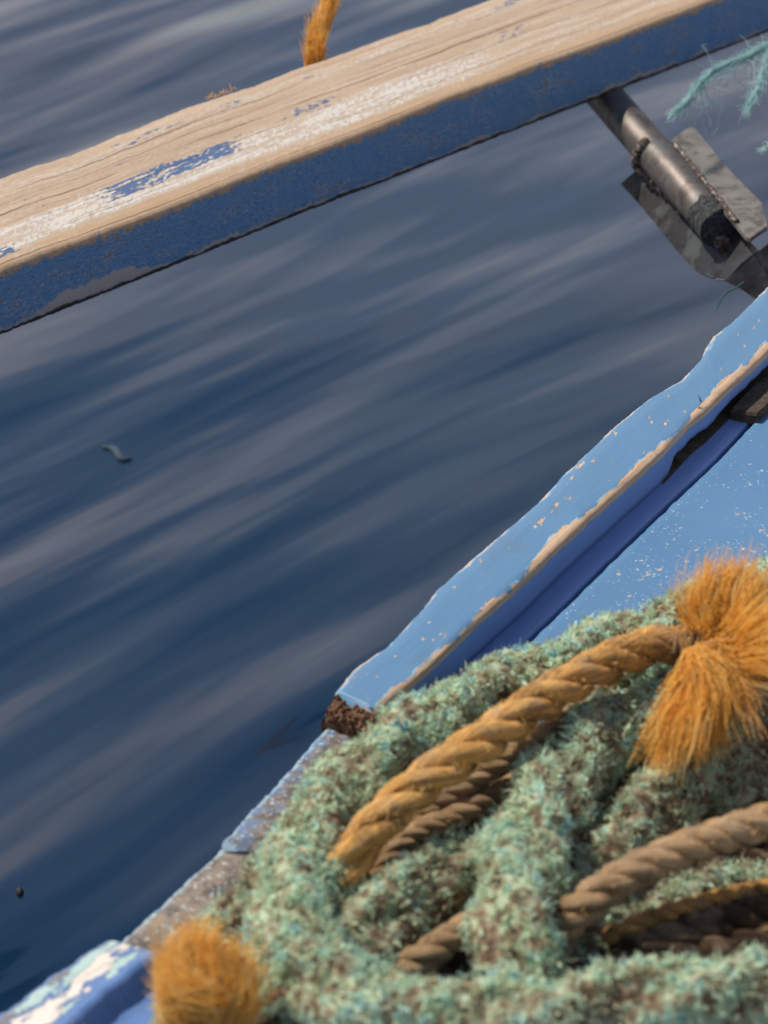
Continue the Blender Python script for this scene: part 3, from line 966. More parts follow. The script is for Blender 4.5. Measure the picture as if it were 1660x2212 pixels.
# ------------------------------------------------------------------ ropes
def blades(P, rad, count_per_m, L, W, lift=(.25, 1.0), curl=.9, seed=0, clump=1, spread=.0022):
    """loose yarn ends all over a rope, in tufts of `clump`: returns vertices, faces, tint"""
    r_ = np.random.default_rng(seed)
    T, N, B = frames(P)
    step = np.linalg.norm(P[1] - P[0])
    nc = int(count_per_m * step * (len(P) - 1) / clump)
    i = r_.integers(0, len(P), nc)
    th = r_.uniform(0, 2 * math.pi, nc)
    nn = N[i] * np.cos(th)[:, None] + B[i] * np.sin(th)[:, None]
    tt = T[i]
    bb = np.cross(tt, nn)
    if np.ndim(rad) == 2:
        sides = rad.shape[1]
        rr_ = rad[i, (th / (2 * math.pi) * sides).astype(int) % sides]
    else:
        rr_ = np.asarray(rad)[i]
    root = P[i] + nn * (rr_ * .95)[:, None] + tt * r_.uniform(-step, step, nc)[:, None]
    fl = r_.uniform(0, 2 * math.pi, nc)
    tang = tt * np.cos(fl)[:, None] + bb * np.sin(fl)[:, None]
    up = r_.uniform(lift[0], lift[1], nc)[:, None]
    d = unit(nn * up + tang)
    ln = L * r_.uniform(.55, 1.5, nc)
    ct = .62 * r_.uniform(0, 1, nc) + .38 * (.5 + .5 * np.cos(3 * th + i * step * 62.0))
    if clump > 1:
        root = np.repeat(root, clump, 0); d = np.repeat(d, clump, 0); nn = np.repeat(nn, clump, 0)
        ln = np.repeat(ln, clump); ct = np.repeat(ct, clump)
        n = len(root)
        root = root + r_.normal(0, spread, (n, 3))
        d = unit(d + r_.normal(0, .35, (n, 3)))
        ln = ln * r_.uniform(.6, 1.2, n)
        ct = .75 * ct + .25 * r_.uniform(0, 1, n)
    n = len(root)
    ln = ln[:, None]
    mid = root + d * ln * .5
    d2 = unit(d + r_.normal(0, curl, (n, 3)) - nn * .15)
    tip = mid + d2 * ln * .5
    wv = unit(np.cross(d, r_.normal(0, 1, (n, 3)))) * (W * r_.uniform(.6, 1.4, n))[:, None]
    V = np.stack([root - wv, root + wv, mid - wv, mid + wv, tip - wv * .25, tip + wv * .25], 1).reshape(-1, 3)
    b = np.arange(n)[:, None] * 6
    Fc = np.concatenate([b + [0, 1, 3, 2], b + [2, 3, 5, 4]], 0)
    return V, Fc, np.repeat(ct, 6)

def fast_mesh(name, V, Fq, mat, parent=None, attrs=None, smooth=True):
    me = bpy.data.meshes.new(name)
    V = np.asarray(V, np.float32); Fq = np.asarray(Fq, np.int32)
    me.vertices.add(len(V)); me.vertices.foreach_set('co', V.ravel())
    me.loops.add(Fq.size); me.loops.foreach_set('vertex_index', Fq.ravel())
    me.polygons.add(len(Fq))
    me.polygons.foreach_set('loop_start', np.arange(0, Fq.size, Fq.shape[1], dtype=np.int32))
    me.polygons.foreach_set('loop_total', np.full(len(Fq), Fq.shape[1], np.int32))
    me.update(calc_edges=True)
    finish(me, mat, None, attrs, smooth)
    o = bpy.data.objects.new(name, me)
    C.objects.link(o)
    if parent is not None: o.parent = parent
    return o

def mossy(name, label, paths, mat, seed=0, dens=42000, L=.0080, W=.00062, group='mossy green ropes in the heap'):
    """a thick old rope overgrown with frayed yarn; one mesh"""
    Vs, Fs, Ts = [], [], []
    off = 0
    for k, (pts, rad) in enumerate(paths):
        P = path3(pts, .003)
        sides = 22
        ph = seed * 3 + k
        s = np.arange(len(P)) * .003
        a = np.linspace(0, 2 * math.pi, sides, endpoint=False)
        rd = np.zeros((len(P), sides))
        for i in range(len(P)):
            for j in range(sides):
                q = Vector((s[i] * 70, math.cos(a[j]) * 1.6 + ph, math.sin(a[j]) * 1.6))
                rd[i, j] = rad * (1.02 + .17 * math.cos(3 * a[j] + s[i] * 62) + .16 * mn.fractal(q, 1.0, 2.0, 3))
        V, ff, uv = tube_arrays(P, rd, sides, False)
        ff = np.array(ff)
        Vs.append(V); Fs.append(ff + off); Ts.append(np.full(len(V), .12)); off += len(V)
        for (dn, l, w_, lf, cu, sd_, cl_) in ((dens, L, W, (.10, .9), .55, 1, 16), (dens * .22, L * .9, W * 2.2, (.05, .5), .7, 2, 3), (dens * .04, L * 1.6, W * .7, (.4, 1.3), .8, 3, 1)):
            V, Fq, ti = blades(P, rd, dn * rad / .025, l, w_, lf, cu, seed * 10 + k * 100 + sd_, cl_)
            Vs.append(V); Fs.append(Fq + off); Ts.append(ti); off += len(V)
    o = fast_mesh(name, np.vstack(Vs), np.vstack(Fs), mat, None, {'tint': np.concatenate(Ts)})
    tag(o, label, 'rope', group)
    return o

def laid_rope(name, label, pts, rad, pitch, mat, fmat, group=None, hair=260, seed=0, cat='rope', hl=.006):
    P = path3(pts, .0025)
    T, N, B = frames(P)
    s = np.arange(len(P)) * .0025
    root = thing(name, label, cat, P[0], group)
    wob = np.array([fbm((q * 18, seed, 0), 1) for q in s])
    for k in range(3):
        ang = 2 * math.pi * (s / pitch + k / 3) + .35 * wob
        off = .56 * rad
        Q = P + (N * np.cos(ang)[:, None] + B * np.sin(ang)[:, None]) * off
        rs = rad * .515 * np.array([1 + .07 * fbm((q * 60, k * 3, seed), 1) for q in s])
        Tq, Nq, Bq = frames(Q)
        sides = 14
        rr_ = np.repeat(rs[:, None], sides, 1) * (1 + .06 * np.array([[fbm((q * 40, math.cos(j * .449) * 3 + k * 5, math.sin(j * .449) * 3 + seed), 1) for j in range(sides)] for q in s]))
        V, ff, uv = tube_arrays(Q, rr_, sides, True)
        mesh('strand', V, ff, mat, root, uv)
    if hair:
        V, Fq, ti = blades(P, np.full(len(P), rad * 1.02), hair, hl, .00034, (.05, .5), .5, seed + 50)
        fast_mesh('loose_fibres', V, Fq, fmat, root, {'tint': ti})
    return root, P

def fibres(name, starts, dirs, lens, mat, parent=None, rad=.0004, curl=.35, grav=0.0, seg=8, seed=0, taper=.5, clump=None):
    """hair-thin three sided tubes; vectorised"""
    r_ = np.random.default_rng(seed)
    n = len(starts)
    p = np.array(starts, float); d = unit(np.array(dirs, float))
    L = np.asarray(lens, float)
    pts = [p.copy()]
    drift = r_.normal(0, 1, (n, 3))
    for k in range(seg):
        if clump is None:
            drift = unit(drift + r_.normal(0, .8, (n, 3)))
        else:
            cd = unit(r_.normal(0, 1, (clump.max() + 1, 3)))[clump]
            drift = unit(drift * .9 + cd * .8 + r_.normal(0, .35, (n, 3)))
        d = unit(d + drift * curl / seg * 2.2 + np.array([0, 0, -1.0]) * grav / seg)
        p = p + d * (L / seg)[:, None]
        pts.append(p.copy())
    pts = np.stack(pts, 1)                             # n, seg+1, 3
    tg = unit(np.gradient(pts, axis=1))
    ref = unit(r_.normal(0, 1, (n, 1, 3)))
    e1 = unit(np.cross(tg, ref)); e2 = np.cross(tg, e1)
    rr_ = rad * r_.uniform(.7, 1.5, n)[:, None] * np.linspace(1, taper, seg + 1)[None, :]
    ring = []
    for a in (0, 2.094, 4.189):
        ring.append(pts + (e1 * math.cos(a) + e2 * math.sin(a)) * rr_[..., None])
    V = np.stack(ring, 2).reshape(-1, 3)
    base = (np.arange(n)[:, None, None] * (seg + 1) + np.arange(seg)[None, :, None]) * 3
    j = np.array([0, 1, 2])[None, None, :]
    j2 = np.array([1, 2, 0])[None, None, :]
    Fq = np.stack([base + j, base + j2, base + 3 + j2, base + 3 + j], -1).reshape(-1, 4)
    tint = np.repeat(r_.uniform(0, 1, n), (seg + 1) * 3)
    return fast_mesh(name, V, Fq, mat, parent, {'tint': tint})

z0 = ZD
# --- thick mossy rope: outer loop, front run and the crossing pass
main = [((2080, 2128, z0+.07), (2290, 1950, z0+.06), (2340, 1640, z0+.058), (2190, 1360, z0+.058), (1960, 1250, z0+.058), (1750, 1262, z0+.060), (1620, 1305, z0+.062), (1500, 1348, z0+.064), (1390, 1388, z0+.066), (1260, 1432, z0+.068), (1110, 1492, z0+.068), (960, 1560, z0+.068), (840, 1642, z0+.066), (745, 1722, z0+.064),
         (680, 1810, z0+.064), (640, 1910, z0+.066), (632, 2010, z0+.070), (680, 2110, z0+.074), (790, 2180, z0+.080), (950, 2215, z0+.086), (1130, 2215, z0+.090), (1330, 2190, z0+.092), (1520, 2165, z0+.092), (1720, 2155, z0+.09), (1850, 2150, z0+.09), (1990, 2160, z0+.08), (2100, 2120, z0+.07)), .0265]
mossy('green_rope', 'thick mossy green rope curving round the outside of the heap and across its front', [main], M['moss'], 1)
p2 = [((1560, 1470, z0+.058), (1470, 1520, z0+.062), (1380, 1560, z0+.066), (1275, 1615, z0+.070), (1205, 1700, z0+.076), (1150, 1800, z0+.080), (1125, 1900, z0+.080), (1115, 2000, z0+.078), (1125, 2110, z0+.060), (1150, 2230, z0+.035)), .0275]
p3 = [((690, 2040, z0+.030), (755, 2005, z0+.046), (850, 1960, z0+.052), (945, 1910, z0+.054), (1035, 1865, z0+.052), (1120, 1820, z0+.045)), .024]
p3b = [((745, 2090, z0+.040), (800, 2055, z0+.044), (860, 2020, z0+.040), (930, 1980, z0+.030)), .021]
mossy('green_rope', 'mossy green rope bending down through the middle of the heap', [p2], M['moss'], 2)
mossy('green_rope', 'short mossy bight tucked inside the left bend of the heap', [p3, p3b], M['moss2'], 3, 36000)
p4 = [((2290, 1430, z0+.03), (2020, 1490, z0+.05), (1760, 1565, z0+.056), (1650, 1612, z0+.058), (1540, 1670, z0+.058), (1440, 1735, z0+.058), (1350, 1815, z0+.056), (1290, 1890, z0+.050), (1250, 1980, z0+.035)), .0245]
p4b = [((2320, 1560, z0+.03), (2040, 1590, z0+.036), (1760, 1650, z0+.036), (1640, 1705, z0+.036), (1500, 1770, z0+.036), (1400, 1830, z0+.034), (1330, 1900, z0+.03)), .022]
mossy('green_rope', 'dull mossy rope in the shade below the orange tassel at right', [p4, p4b], M['moss2'], 4, 36000)
p7 = [((2290, 1900, z0+.025), (2000, 1915, z0+.028), (1760, 1930, z0+.030), (1600, 1930, z0+.032), (1500, 1945, z0+.034), (1400, 1975, z0+.032), (1320, 2010, z0+.028), (1270, 2060, z0+.03), (1230, 2120, z0+.03)), .019]
mossy('green_rope', 'small mossy rope glimpsed between the tan ropes at lower right', [p7], M['moss2'], 5, 36000)
p0 = [((690, 1830, z0+.028), (612, 1905, z0+.028), (540, 1985, z0+.028), (478, 2080, z0+.028), (435, 2175, z0+.028), (415, 2290, z0+.028)), .024]
p0b = [((620, 2080, z0+.036), (600, 2160, z0+.040), (610, 2260, z0+.040)), .030]
mossy('green_rope', 'brownish mossy rope lowest at the left of the heap behind the orange tuft', [p0, p0b], M['moss2'], 6, 36000)

# --- laid ropes
o1, P1 = laid_rope('orange_rope', 'thick orange twisted rope lying over the mossy coil with frayed tassel end',
    [(700, 1960, z0+.040), (735, 1890, z0+.066), (790, 1812, z0+.086), (870, 1728, z0+.102), (960, 1658, z0+.112), (1055, 1595, z0+.118), (1150, 1528, z0+.120), (1260, 1460, z0+.120), (1360, 1412, z0+.118), (1430, 1393, z0+.116), (1492, 1396, z0+.116)],
    .0160, .104, M['orange'], M['sfibre'], 'twisted ropes in the heap', 2600, 1)
laid_rope('tan_rope', 'thin tan rope showing just below the thick orange rope',
    [(1320, 1470, z0+.070), (1230, 1552, z0+.086), (1160, 1598, z0+.088), (1085, 1645, z0+.080), (1000, 1700, z0+.066), (900, 1770, z0+.05), (820, 1850, z0+.045)],
    .0092, .048, M['tan'], M['sfibre'], 'twisted ropes in the heap', 300, 2)
laid_rope('tan_rope', 'tan rope running under the mossy bights from left centre gap to lower middle',
    [(1200, 1640, z0+.030), (1120, 1692, z0+.050), (1045, 1733, z0+.054), (960, 1775, z0+.050), (880, 1815, z0+.050), (820, 1880, z0+.046), (760, 1950, z0+.036), (700, 2030, z0+.02)],
    .0098, .050, M['tan'], M['sfibre'], 'twisted ropes in the heap', 300, 3)
laid_rope('tan_rope', 'short length of tan rope in the gap left of the middle mossy rope',
    [(1120, 1930, z0+.035), (1050, 1980, z0+.052), (985, 2022, z0+.056), (925, 2062, z0+.054), (860, 2100, z0+.040), (800, 2130, z0+.03)],
    .0115, .052, M['tan'], M['sfibre'], 'twisted ropes in the heap', 300, 4)
laid_rope('tan_rope', 'sunlit tan rope arching in from the right above the dark gap',
    [(2300, 1690, z0+.04), (2180, 1700, z0+.085), (2020, 1715, z0+.112), (1850, 1735, z0+.118), (1720, 1760, z0+.118), (1640, 1780, z0+.118), (1540, 1812, z0+.116), (1440, 1850, z0+.112), (1350, 1895, z0+.104), (1275, 1945, z0+.092), (1225, 1990, z0+.074), (1190, 2060, z0+.05)],
    .0130, .060, M['tan'], M['sfibre'], 'twisted ropes in the heap', 1400, 5)
laid_rope('orange_rope', 'thin sunlit orange rope beside dark brown ropes at lower right',
    [(2300, 1800, z0+.045), (2050, 1850, z0+.055), (1860, 1890, z0+.060), (1700, 1915, z0+.062), (1590, 1938, z0+.066), (1510, 1958, z0+.068), (1430, 1982, z0+.068), (1360, 2010, z0+.064), (1310, 2030, z0+.055)],
    .0085, .042, M['orange'], M['sfibre'], 'twisted ropes in the heap', 400, 6)
laid_rope('brown_rope', 'dark brown rope in shade just below the thin orange rope',
    [(2300, 1850, z0+.045), (2050, 1890, z0+.055), (1860, 1930, z0+.058), (1700, 1965, z0+.060), (1560, 2000, z0+.060), (1440, 2038, z0+.058), (1350, 2075, z0+.05), (1280, 2120, z0+.03)],
    .0150, .070, M['brown'], M['sfibre'], 'twisted ropes in the heap', 200, 7)
laid_rope('brown_rope', 'dark brown rope lowest of the lower right gap above the front mossy run',
    [(2280, 1990, z0+.04), (2050, 2000, z0+.048), (1860, 2010, z0+.050), (1700, 2035, z0+.052), (1560, 2065, z0+.052), (1440, 2095, z0+.050), (1340, 2130, z0+.04)],
    .0150, .070, M['brown'], M['sfibre'], 'twisted ropes in the heap', 200, 8)
# added low ropes, near black to stand in for shade in the gaps
def gap_shade_coil(label, pts, seed):
    laid_rope('brown_rope', label, pts, .020, .085, M['brown'], M['sfibre'], 'twisted ropes in the heap', 0, seed)  # added rope standing in for shade, named like the real brown ropes
gap_shade_coil('added near black rope filling the shaded gap beside the thick orange rope',
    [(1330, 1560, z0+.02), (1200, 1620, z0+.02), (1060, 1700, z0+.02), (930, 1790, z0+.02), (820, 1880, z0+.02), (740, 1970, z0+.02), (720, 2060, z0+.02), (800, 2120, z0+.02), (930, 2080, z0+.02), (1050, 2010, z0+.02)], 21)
gap_shade_coil('added near black rope filling the shade in the heap under the shaded mossy rope at right',
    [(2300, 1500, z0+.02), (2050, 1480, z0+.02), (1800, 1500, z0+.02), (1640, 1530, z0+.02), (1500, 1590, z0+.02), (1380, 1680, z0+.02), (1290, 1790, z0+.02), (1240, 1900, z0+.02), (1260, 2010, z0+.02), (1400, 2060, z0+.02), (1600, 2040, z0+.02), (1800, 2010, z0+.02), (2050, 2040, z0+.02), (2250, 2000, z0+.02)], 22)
gap_shade_coil('added near black rope filling the shaded gap below the arching tan rope',
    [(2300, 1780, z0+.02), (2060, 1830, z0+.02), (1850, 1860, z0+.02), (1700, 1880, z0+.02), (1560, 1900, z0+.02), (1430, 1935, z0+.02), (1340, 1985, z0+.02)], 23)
gap_shade_coil('added near black rope filling the shade at the right edge just under the arching tan rope',
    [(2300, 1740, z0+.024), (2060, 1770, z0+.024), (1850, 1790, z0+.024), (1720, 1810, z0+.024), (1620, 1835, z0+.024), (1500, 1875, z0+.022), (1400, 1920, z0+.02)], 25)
gap_shade_coil('added near black rope filling the shade under the upper right of the heap beside the tassel',
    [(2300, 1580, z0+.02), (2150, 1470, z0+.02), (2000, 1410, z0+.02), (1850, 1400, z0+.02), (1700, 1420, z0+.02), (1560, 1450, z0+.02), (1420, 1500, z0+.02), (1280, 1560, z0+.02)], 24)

# --- frayed tassel of the thick orange rope
def locks(name, paths, mat, parent, seed, rad=.00046, crimp=.0016, seg=16, wisp=.0):
    """combed locks of fibre: each path is (points (x, y, z), count, radius at root, radius at tip)"""
    r_ = np.random.default_rng(seed)
    allp = []
    for pts, n, r0, r1 in paths:
        Pc = resample(catmull([at_z(*p) for p in pts], 10), n=seg + 1)
        T, N, B = frames(Pc)
        off = r_.normal(0, 1, (n, 2)) * .6
        sub_ = r_.integers(0, max(3, n // 28), n)
        sc_ = r_.normal(0, 1, (sub_.max() + 1, 2))
        off = .45 * off + .55 * sc_[sub_]
        off2 = .9 * sc_[sub_] + .30 * off + .22 * r_.normal(0, 1, (n, 2))
        t1 = r_.uniform(.45, 1.10, n)
        tt = np.linspace(0, 1, seg + 1)
        q = np.clip(tt[None, :] * t1[:, None], 0, 1) * seg
        lo = np.minimum(q.astype(int), seg - 1); fr = (q - lo)[..., None]
        c = Pc[lo] * (1 - fr) + Pc[lo + 1] * fr
        over = np.clip(tt[None, :] * t1[:, None] - 1, 0, 1)[..., None] * np.linalg.norm(Pc[-1] - Pc[0])
        c = c + T[-1] * over
        g_ = (r0 + (r1 - r0) * tt ** 1.2)[None, :, None]
        o = off[:, None, :] * (1 - tt)[None, :, None] + off2[:, None, :] * tt[None, :, None]
        ph = r_.uniform(0, 6.28, (n, 1)); fq = r_.uniform(5, 13, (n, 1))
        cr_ = crimp * np.sin(ph + fq * tt[None, :]) * np.sqrt(tt)[None, :]
        cr2 = crimp * np.cos(ph * 1.7 + fq * .8 * tt[None, :]) * tt[None, :]
        pt = c + N[lo] * (o[..., :1] * g_ + cr_[..., None]) + B[lo] * (o[..., 1:] * g_ + cr2[..., None])
        if wisp: pt = pt + r_.normal(0, wisp, (n, 1, 3)) * (tt ** 2.2)[None, :, None]
        allp.append(pt)
    pts = np.vstack(allp); n = len(pts)
    tg = unit(np.gradient(pts, axis=1)); ref = unit(r_.normal(0, 1, (n, 1, 3)))
    e1 = unit(np.cross(tg, ref)); e2 = np.cross(tg, e1)
    rr_ = rad * r_.uniform(.7, 1.5, n)[:, None] * np.linspace(1, .4, seg + 1)[None, :]
    V = np.stack([pts + (e1 * math.cos(a) + e2 * math.sin(a)) * rr_[..., None] for a in (0, 2.094, 4.189)], 2).reshape(-1, 3)
    base = (np.arange(n)[:, None, None] * (seg + 1) + np.arange(seg)[None, :, None]) * 3
    j = np.array([0, 1, 2])[None, None, :]; j2 = np.array([1, 2, 0])[None, None, :]
    Fq = np.stack([base + j, base + j2, base + 3 + j2, base + 3 + j], -1).reshape(-1, 4)
    return fast_mesh(name, V, Fq, mat, parent, {'tint': np.repeat(r_.uniform(0, 1, n), (seg + 1) * 3)})
def px_dir(x0, y0, x1, y1, z, dz=0.0):
    a, b = at_z(x0, y0, z), at_z(x1, y1, z)
    d = b - a
    return d + np.array([0, 0, dz])
zt = z0 + .118
tip = at_z(1500, 1398, zt)
# binding where the strands are tied off
ang = np.linspace(0, 2 * math.pi * 3.2, 90)
ax_ = unit(P1[-1] - P1[-8]); s1 = unit(np.cross(ax_, [0, 0, 1])); s2 = np.cross(s1, ax_)
tube('whipping', np.array([P1[-1] + ax_ * (-.012 + .006 * a / 6.3) + (s1 * math.cos(a) + s2 * math.sin(a)) * .0150 for a in ang]), np.full(90, .0024), M['tan'], o1, 8)
def tuft(name, origin, targets, n, spread, rad, curl, grav, mat, parent, seed, orad=.010, seg=9, cs=50):
    """fibres leaving origin towards weighted 3-D targets"""
    r_ = np.random.default_rng(seed)
    tw = np.array([t[1] for t in targets]); tw = tw / tw.sum()
    k = r_.choice(len(targets), n, p=tw)
    tg = np.array([t[0] for t in targets])[k]
    a = r_.uniform(0, 1, n)
    st = origin + r_.normal(0, orad, (n, 3)) * np.array([1, 1, .7])
    v = tg - st
    ln = np.linalg.norm(v, axis=1)
    d = unit(v) + r_.normal(0, spread, (n, 3))
    nc = max(4, n // cs)
    cl = r_.integers(0, nc, n)
    first = np.array([np.argmax(cl == c) for c in range(nc)])[cl]
    d = .62 * d[first] + .38 * d
    ln = (.6 * ln[first] + .4 * ln) * r_.uniform(.62, 1.15, nc)[cl]
    st = .7 * st[first] + .3 * st
    return fibres(name, st, d, ln * r_.uniform(.55, 1.1, n), mat, parent, rad, curl, grav, seg, seed + 1, taper=.25, clump=cl)
Z = z0 + .118
up = []
for mx_, my_, ex, ey, n in ((1512, 1330, 1528, 1262, 420), (1530, 1320, 1552, 1240, 560), (1550, 1325, 1582, 1235, 620), (1570, 1330, 1612, 1240, 620), (1590, 1345, 1640, 1255, 560),
                            (1600, 1365, 1668, 1285, 520), (1612, 1385, 1690, 1330, 520), (1615, 1408, 1700, 1385, 480), (1610, 1428, 1690, 1440, 380), (1520, 1350, 1505, 1290, 160)):
    up.append([((1495, 1402, Z), (1512 + (mx_ - 1512) * .35, 1385, Z + .006), (mx_, my_, Z + .020), ((mx_ + ex) / 2 + random.uniform(-8, 8), (my_ + ey) / 2, Z + .034), (ex, ey, Z + .040)), int(n * .8), .0034, .0098])
locks('tassel', up, M['fibre'], o1, 61, .00046, .0030, 16, .0055)
wi = [[((1505, 1392, Z), (1520, 1330, Z + .02), (1500, 1275, Z + .034), (1482, 1245, Z + .034), (1500, 1222, Z + .036)), 26, .003, .004], [((1530, 1380, Z), (1600, 1300, Z + .03), (1640, 1245, Z + .042), (1668, 1222, Z + .045)), 40, .004, .012]]
locks('tassel_wisps', wi, M['sfibre'], o1, 62, .00040, .0045, 14, .006)
dn = []
for mx_, my_, ex, ey, n in ((1478, 1490, 1412, 1640, 330), (1490, 1500, 1432, 1640, 420), (1505, 1510, 1462, 1635, 520), (1520, 1515, 1492, 1625, 540), (1535, 1515, 1520, 1612, 520), (1550, 1505, 1552, 1590, 460), (1560, 1495, 1580, 1560, 360), (1470, 1470, 1425, 1580, 130)):
    dn.append([((1498, 1396, Z), (1500 + (mx_ - 1510) * .25, 1430, Z + .004), (mx_, my_, Z + .004), ((mx_ + ex) / 2 + random.uniform(-6, 6), (my_ + ey) / 2, Z - .002), (ex, ey, Z - .014)), int(n * .7), .0032, .0072])
locks('tassel', dn, M['fibre'], o1, 63, .00046, .0024, 16, .0035)
lo_ = []
for mx_, my_, ex, ey, n in ((1585, 1470, 1612, 1555, 60), (1600, 1455, 1640, 1530, 60), (1610, 1440, 1660, 1500, 60), (1590, 1440, 1640, 1590, 40), (1620, 1425, 1690, 1470, 60)):
    lo_.append([((1505, 1402, Z), (1545, 1415, Z + .008), (mx_, my_, Z + .008), (ex, ey, Z - .008)), n, .003, .0075])
locks('tassel_wisps', lo_, M['sfibre'], o1, 64, .00050, .0026, 14, .002)

# --- frayed orange tuft at lower left
kn_ = thing('orange_rope', 'fluffy frayed orange rope end with a brown knot at the bottom left of the heap', 'rope', (0, 0, 0), 'twisted ropes in the heap')
zk = z0 + .075
kp = path3([(560, 2330, z0+.045), (490, 2275, z0+.055), (430, 2222, z0+.066), (390, 2192, z0+.070), (378, 2215, z0+.062), (420, 2260, z0+.05)], .0025)
tube('knot', kp, np.array([.0125 * (1 + .12 * math.sin(i * .9) + .1 * fbm((i * .2, 0, 0), 1)) for i in range(len(kp))]), M['tan'], kn_, 16)
tl = []
K = zk
for pts, n, r0, r1 in (
    ([(430, 2215, 0), (400, 2150, .02), (372, 2090, .036), (362, 2040, .042), (378, 2018, .044)], 760, .006, .009),
    ([(440, 2215, 0), (425, 2140, .026), (402, 2070, .042), (398, 2020, .050), (420, 2002, .048)], 860, .006, .010),
    ([(450, 2210, 0), (455, 2140, .028), (440, 2075, .046), (435, 2030, .052), (460, 2012, .050)], 860, .006, .010),
    ([(430, 2220, 0), (392, 2175, .018), (366, 2130, .030), (350, 2085, .034), (352, 2050, .036)], 620, .006, .008),
    ([(460, 2210, 0), (482, 2150, .026), (486, 2095, .040), (470, 2050, .046), (488, 2030, .046)], 620, .006, .009),
    ([(470, 2215, 0), (505, 2170, .020), (520, 2120, .030), (512, 2075, .036), (535, 2055, .036)], 380, .005, .007),
    ([(425, 2225, -.006), (388, 2200, .008), (362, 2170, .016), (350, 2130, .020), (358, 2100, .024)], 420, .006, .007),
    ([(480, 2225, 0), (500, 2200, .012), (508, 2160, .018), (480, 2130, .034), (430, 2120, .046), (395, 2110, .046)], 520, .005, .009),
    ([(440, 2180, .02), (470, 2150, .034), (450, 2110, .046), (405, 2095, .048), (385, 2060, .048)], 520, .006, .009),
    ([(500, 2215, 0), (530, 2190, .008), (545, 2150, .012), (560, 2120, .016), (552, 2095, .02)], 110, .003, .004),
    ([(500, 2140, .02), (535, 2115, .026), (552, 2085, .026), (545, 2055, .03), (560, 2040, .03)], 90, .003, .004),
    ([(480, 2235, 0), (505, 2240, 0), (520, 2220, .006), (515, 2195, .01)], 220, .005, .006)):
    tl.append([[(455 + (x - 445) * .84 + random.uniform(-8, 8), 2225 + (y - 2212) * .92 + random.uniform(-7, 7), K + z) for x, y, z in pts], int(n * .6), r0 * .85, r1 * .8])
locks('frayed_tuft', tl, M['fibre'], kn_, 65, .00046, .0048, 18, .0046)

# --- tan and pale scraps of yarn caught on the mossy ropes
# --- frayed orange rope behind the rail
hr = thing('orange_rope', 'frayed orange rope rising behind the timber rail at the top', 'rope', (0, 0, 0))
HP = resample(catmull([at_z(690, 250, ZR - .12), at_z(684, 180, ZR - .07), at_z(681, 125, ZR - .03), at_z(687, 80, ZR - .005), at_z(703, 32, ZR + .02), at_z(714, -10, ZR + .04), at_z(722, -80, ZR + .07), at_z(735, -150, ZR + .10)]), .003)
T_, N_, B_ = frames(HP)
tube('core', HP, np.array([.0125 + .001 * fbm((i * .1, 0, 0), 1) - .0035 * min(1, i / 80) for i in range(len(HP))]), M['orange'], hr, 14)
r_ = np.random.default_rng(5)
n = 1500
i_ = r_.integers(0, len(HP) - 25, n); th = r_.uniform(0, 6.283, n)
nn = N_[i_] * np.cos(th)[:, None] + B_[i_] * np.sin(th)[:, None]
fibres('loose_fibres', HP[i_] + nn * (.0118 - .0035 * np.minimum(1, i_ / 80))[:, None], T_[i_] + nn * .02 + r_.normal(0, .06, (n, 3)), r_.uniform(.02, .06, n), M['fibre'], hr, .00048, .18, 0, 6, 6)
n = 40
i_ = r_.integers(20, len(HP) - 15, n); th = r_.uniform(0, 6.283, n)
nn = N_[i_] * np.cos(th)[:, None] + B_[i_] * np.sin(th)[:, None]
fibres('stray_fibres', HP[i_] + nn * .010, nn * .5 + T_[i_], r_.uniform(.012, .035, n), M['sfibre'], hr, .0004, 1.9, .6, 9, 8)
# scraps of orange fibre on the rail's far edge
n = 26
base = [at_z(452 + 5 * k % 60, 211 - .35 * (5 * k % 60), ZR + .001) for k in range(n)]
sc = fibres('fibre_scrap', base, r_.normal(0, 1, (n, 3)) + np.array([.3, 0, .7]), r_.uniform(.004, .012, n), M['fibre'], None, .0004, .8, .3, 5, 9)
tag(sc, 'scrap of orange fibre snagged on far edge of the timber rail', 'fibre')

# --- teal twine at upper right
tw_ = thing('teal_twine', 'frayed teal twine hanging in from the right below the rail', 'twine', (0, 0, 0))
zt2 = .72
TP = resample(catmull([at_z(1760, 60, zt2), at_z(1700, 85, zt2), at_z(1655, 100, zt2), at_z(1610, 122, zt2 - .002), at_z(1565, 142, zt2 - .004), at_z(1530, 165, zt2 - .008), at_z(1508, 190, zt2 - .012), at_z(1488, 215, zt2 - .018), at_z(1462, 238, zt2 - .022)]), .0025)
TT, TN, TB = frames(TP)
nP = len(TP)
def hairy(path, n, rad0, lmin, lmax, curl, spread, seed, name, frad=.00035, grav=.1):
    T, N, B = frames(path)
    r_ = np.random.default_rng(seed)
    i = r_.integers(0, len(path) - 4, n); th = r_.uniform(0, 6.283, n)
    nn = N[i] * np.cos(th)[:, None] + B[i] * np.sin(th)[:, None]
    st = path[i] + nn * (rad0 * np.sqrt(r_.uniform(0, 1, n)))[:, None]
    return fibres(name, st, T[i] + nn * spread * r_.uniform(-.5, 1.5, n)[:, None], r_.uniform(lmin, lmax, n), M['teal'], tw_, frad, curl, grav, 7, seed)
hairy(TP, 1300, .0042, .015, .045, .25, .10, 41, 'twine_body')
hairy(TP, 260, .006, .008, .02, .9, .8, 42, 'fuzz', .00025)
T2 = resample(catmull([at_z(1680, 80, zt2), at_z(1655, 125, zt2), at_z(1648, 165, zt2 - .004), at_z(1636, 195, zt2 - .008), at_z(1618, 228, zt2 - .014), at_z(1608, 236, zt2 - .016)]), .0025)
hairy(T2, 420, .0034, .012, .03, .35, .15, 43, 'twine_end')
r_ = np.random.default_rng(44)
n = 46
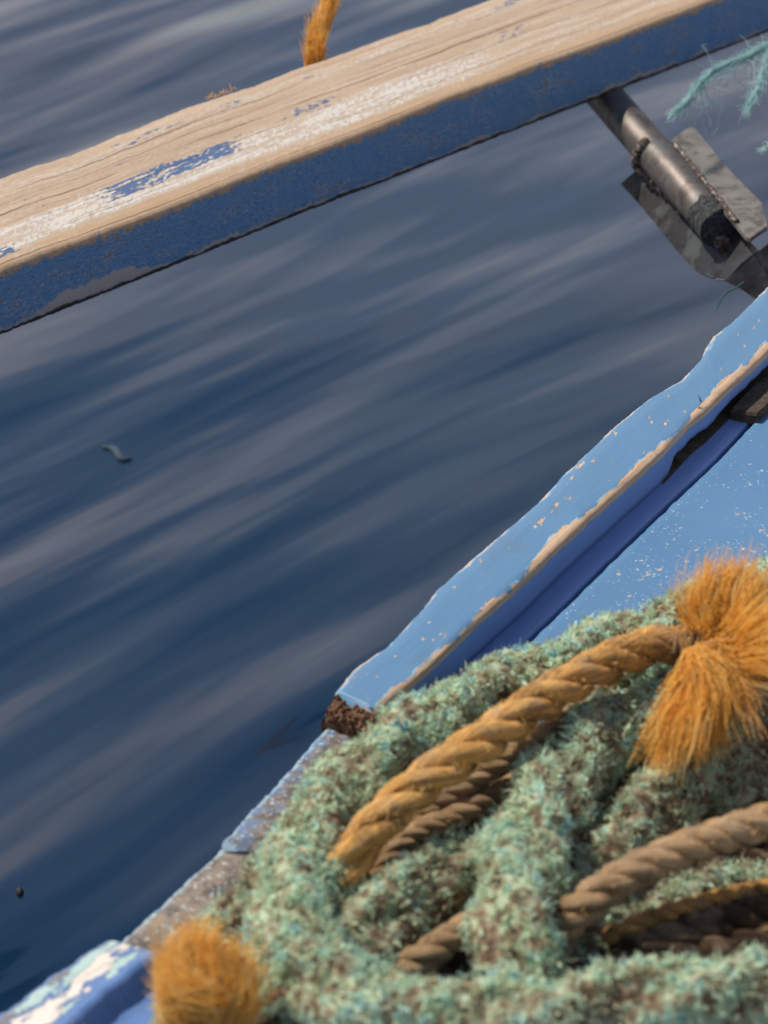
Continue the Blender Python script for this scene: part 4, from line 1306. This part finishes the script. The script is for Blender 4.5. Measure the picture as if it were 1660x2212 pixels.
st = np.array([TP[int(q)] for q in r_.uniform(.25 * nP, .8 * nP, n)])
fibres('stray_fibres', st, r_.normal(0, .5, (n, 3)) + np.array([.5, -.4, -.6]), r_.uniform(.04, .10, n), M['teal'], tw_, .00040, 1.7, .2, 16, 45)
n = 24
st = np.array([T2[int(q)] for q in r_.uniform(.3 * len(T2), .98 * len(T2), n)])
fibres('stray_fibres', st, r_.normal(0, .6, (n, 3)) + np.array([-.2, -.2, -.4]), r_.uniform(.02, .05, n), M['teal'], tw_, .00040, 1.5, .2, 12, 46)
T3 = resample(catmull([at_z(1690, 300, zt2 - .03), at_z(1660, 312, zt2 - .03), at_z(1652, 325, zt2 - .032)]), .0025)
n = 60
st = np.array([T3[int(q)] for q in r_.uniform(0, len(T3) - 1, n)])
sc2 = fibres('twine_scrap', st, r_.normal(0, .5, (n, 3)) + np.array([-.6, 0, -.5]), r_.uniform(.006, .016, n), M['teal'], None, .0004, .8, .2, 6, 47)
tag(sc2, 'tiny teal twine scrap at the right edge above the steel flange', 'twine')
# dark green thread hanging under the bracket
GP = resample(catmull([at_z(1608, 610, .55), at_z(1590, 622, .54), at_z(1572, 630, .535), at_z(1560, 645, .53), at_z(1552, 662, .52), at_z(1545, 675, .515)]), .002)
gt = tube('green_thread', GP, np.array([.0016 - .0010 * i / len(GP) for i in range(len(GP))]), M['green'], None, 6)
tag(gt, 'dark green thread dangling over the water below the steel bracket', 'thread')

# ------------------------------------------------------------------ small things on the water
def fleck(name, outl, z, mat, label, cat):
    pts = [at_z(x, y, z) for x, y in outl]
    k = len(pts)
    cen = np.mean(pts, 0)
    V = [p - np.array([0, 0, .004]) for p in pts] + [p for p in pts] + [cen + (p - cen) * .6 + np.array([0, 0, .003]) for p in pts]
    ff = [tuple(range(k - 1, -1, -1)), tuple(2 * k + i for i in range(k))]
    for L in (0, 1):
        for i in range(k):
            ff.append((L * k + i, L * k + (i + 1) % k, (L + 1) * k + (i + 1) % k, (L + 1) * k + i))
    o = mesh(name, V, ff, mat)
    tag(o, label, cat)
fleck('flotsam', [(34, 1926), (36, 1920), (42, 1916), (49, 1919), (51, 1926), (47, 1932), (40, 1932)], .004, M['speck'], 'small black fleck floating on the dark water at lower left', 'flotsam')
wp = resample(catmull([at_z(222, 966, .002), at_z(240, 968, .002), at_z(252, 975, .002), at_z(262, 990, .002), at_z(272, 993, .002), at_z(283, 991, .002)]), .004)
wd_ = tube('bird_reflection', wp, np.array([.0035 + .004 * math.sin(math.pi * min(1, i / (len(wp) - 1))) for i in range(len(wp))]), M['bird_tone'], None, 8)  # thin tube standing in for a bird's reflection in the water
tag(wd_, 'faint dark reflection of a bird on the water left of centre', 'bird_reflection')

# hairs nobody could count
for o in bpy.data.objects:
    if o.parent is not None and o.name.split('.')[0] in ('loose_fibres', 'stray_fibres', 'tassel', 'tassel_wisps', 'frayed_tuft', 'fuzz', 'twine_body', 'twine_end'):
        o['kind'] = 'stuff'
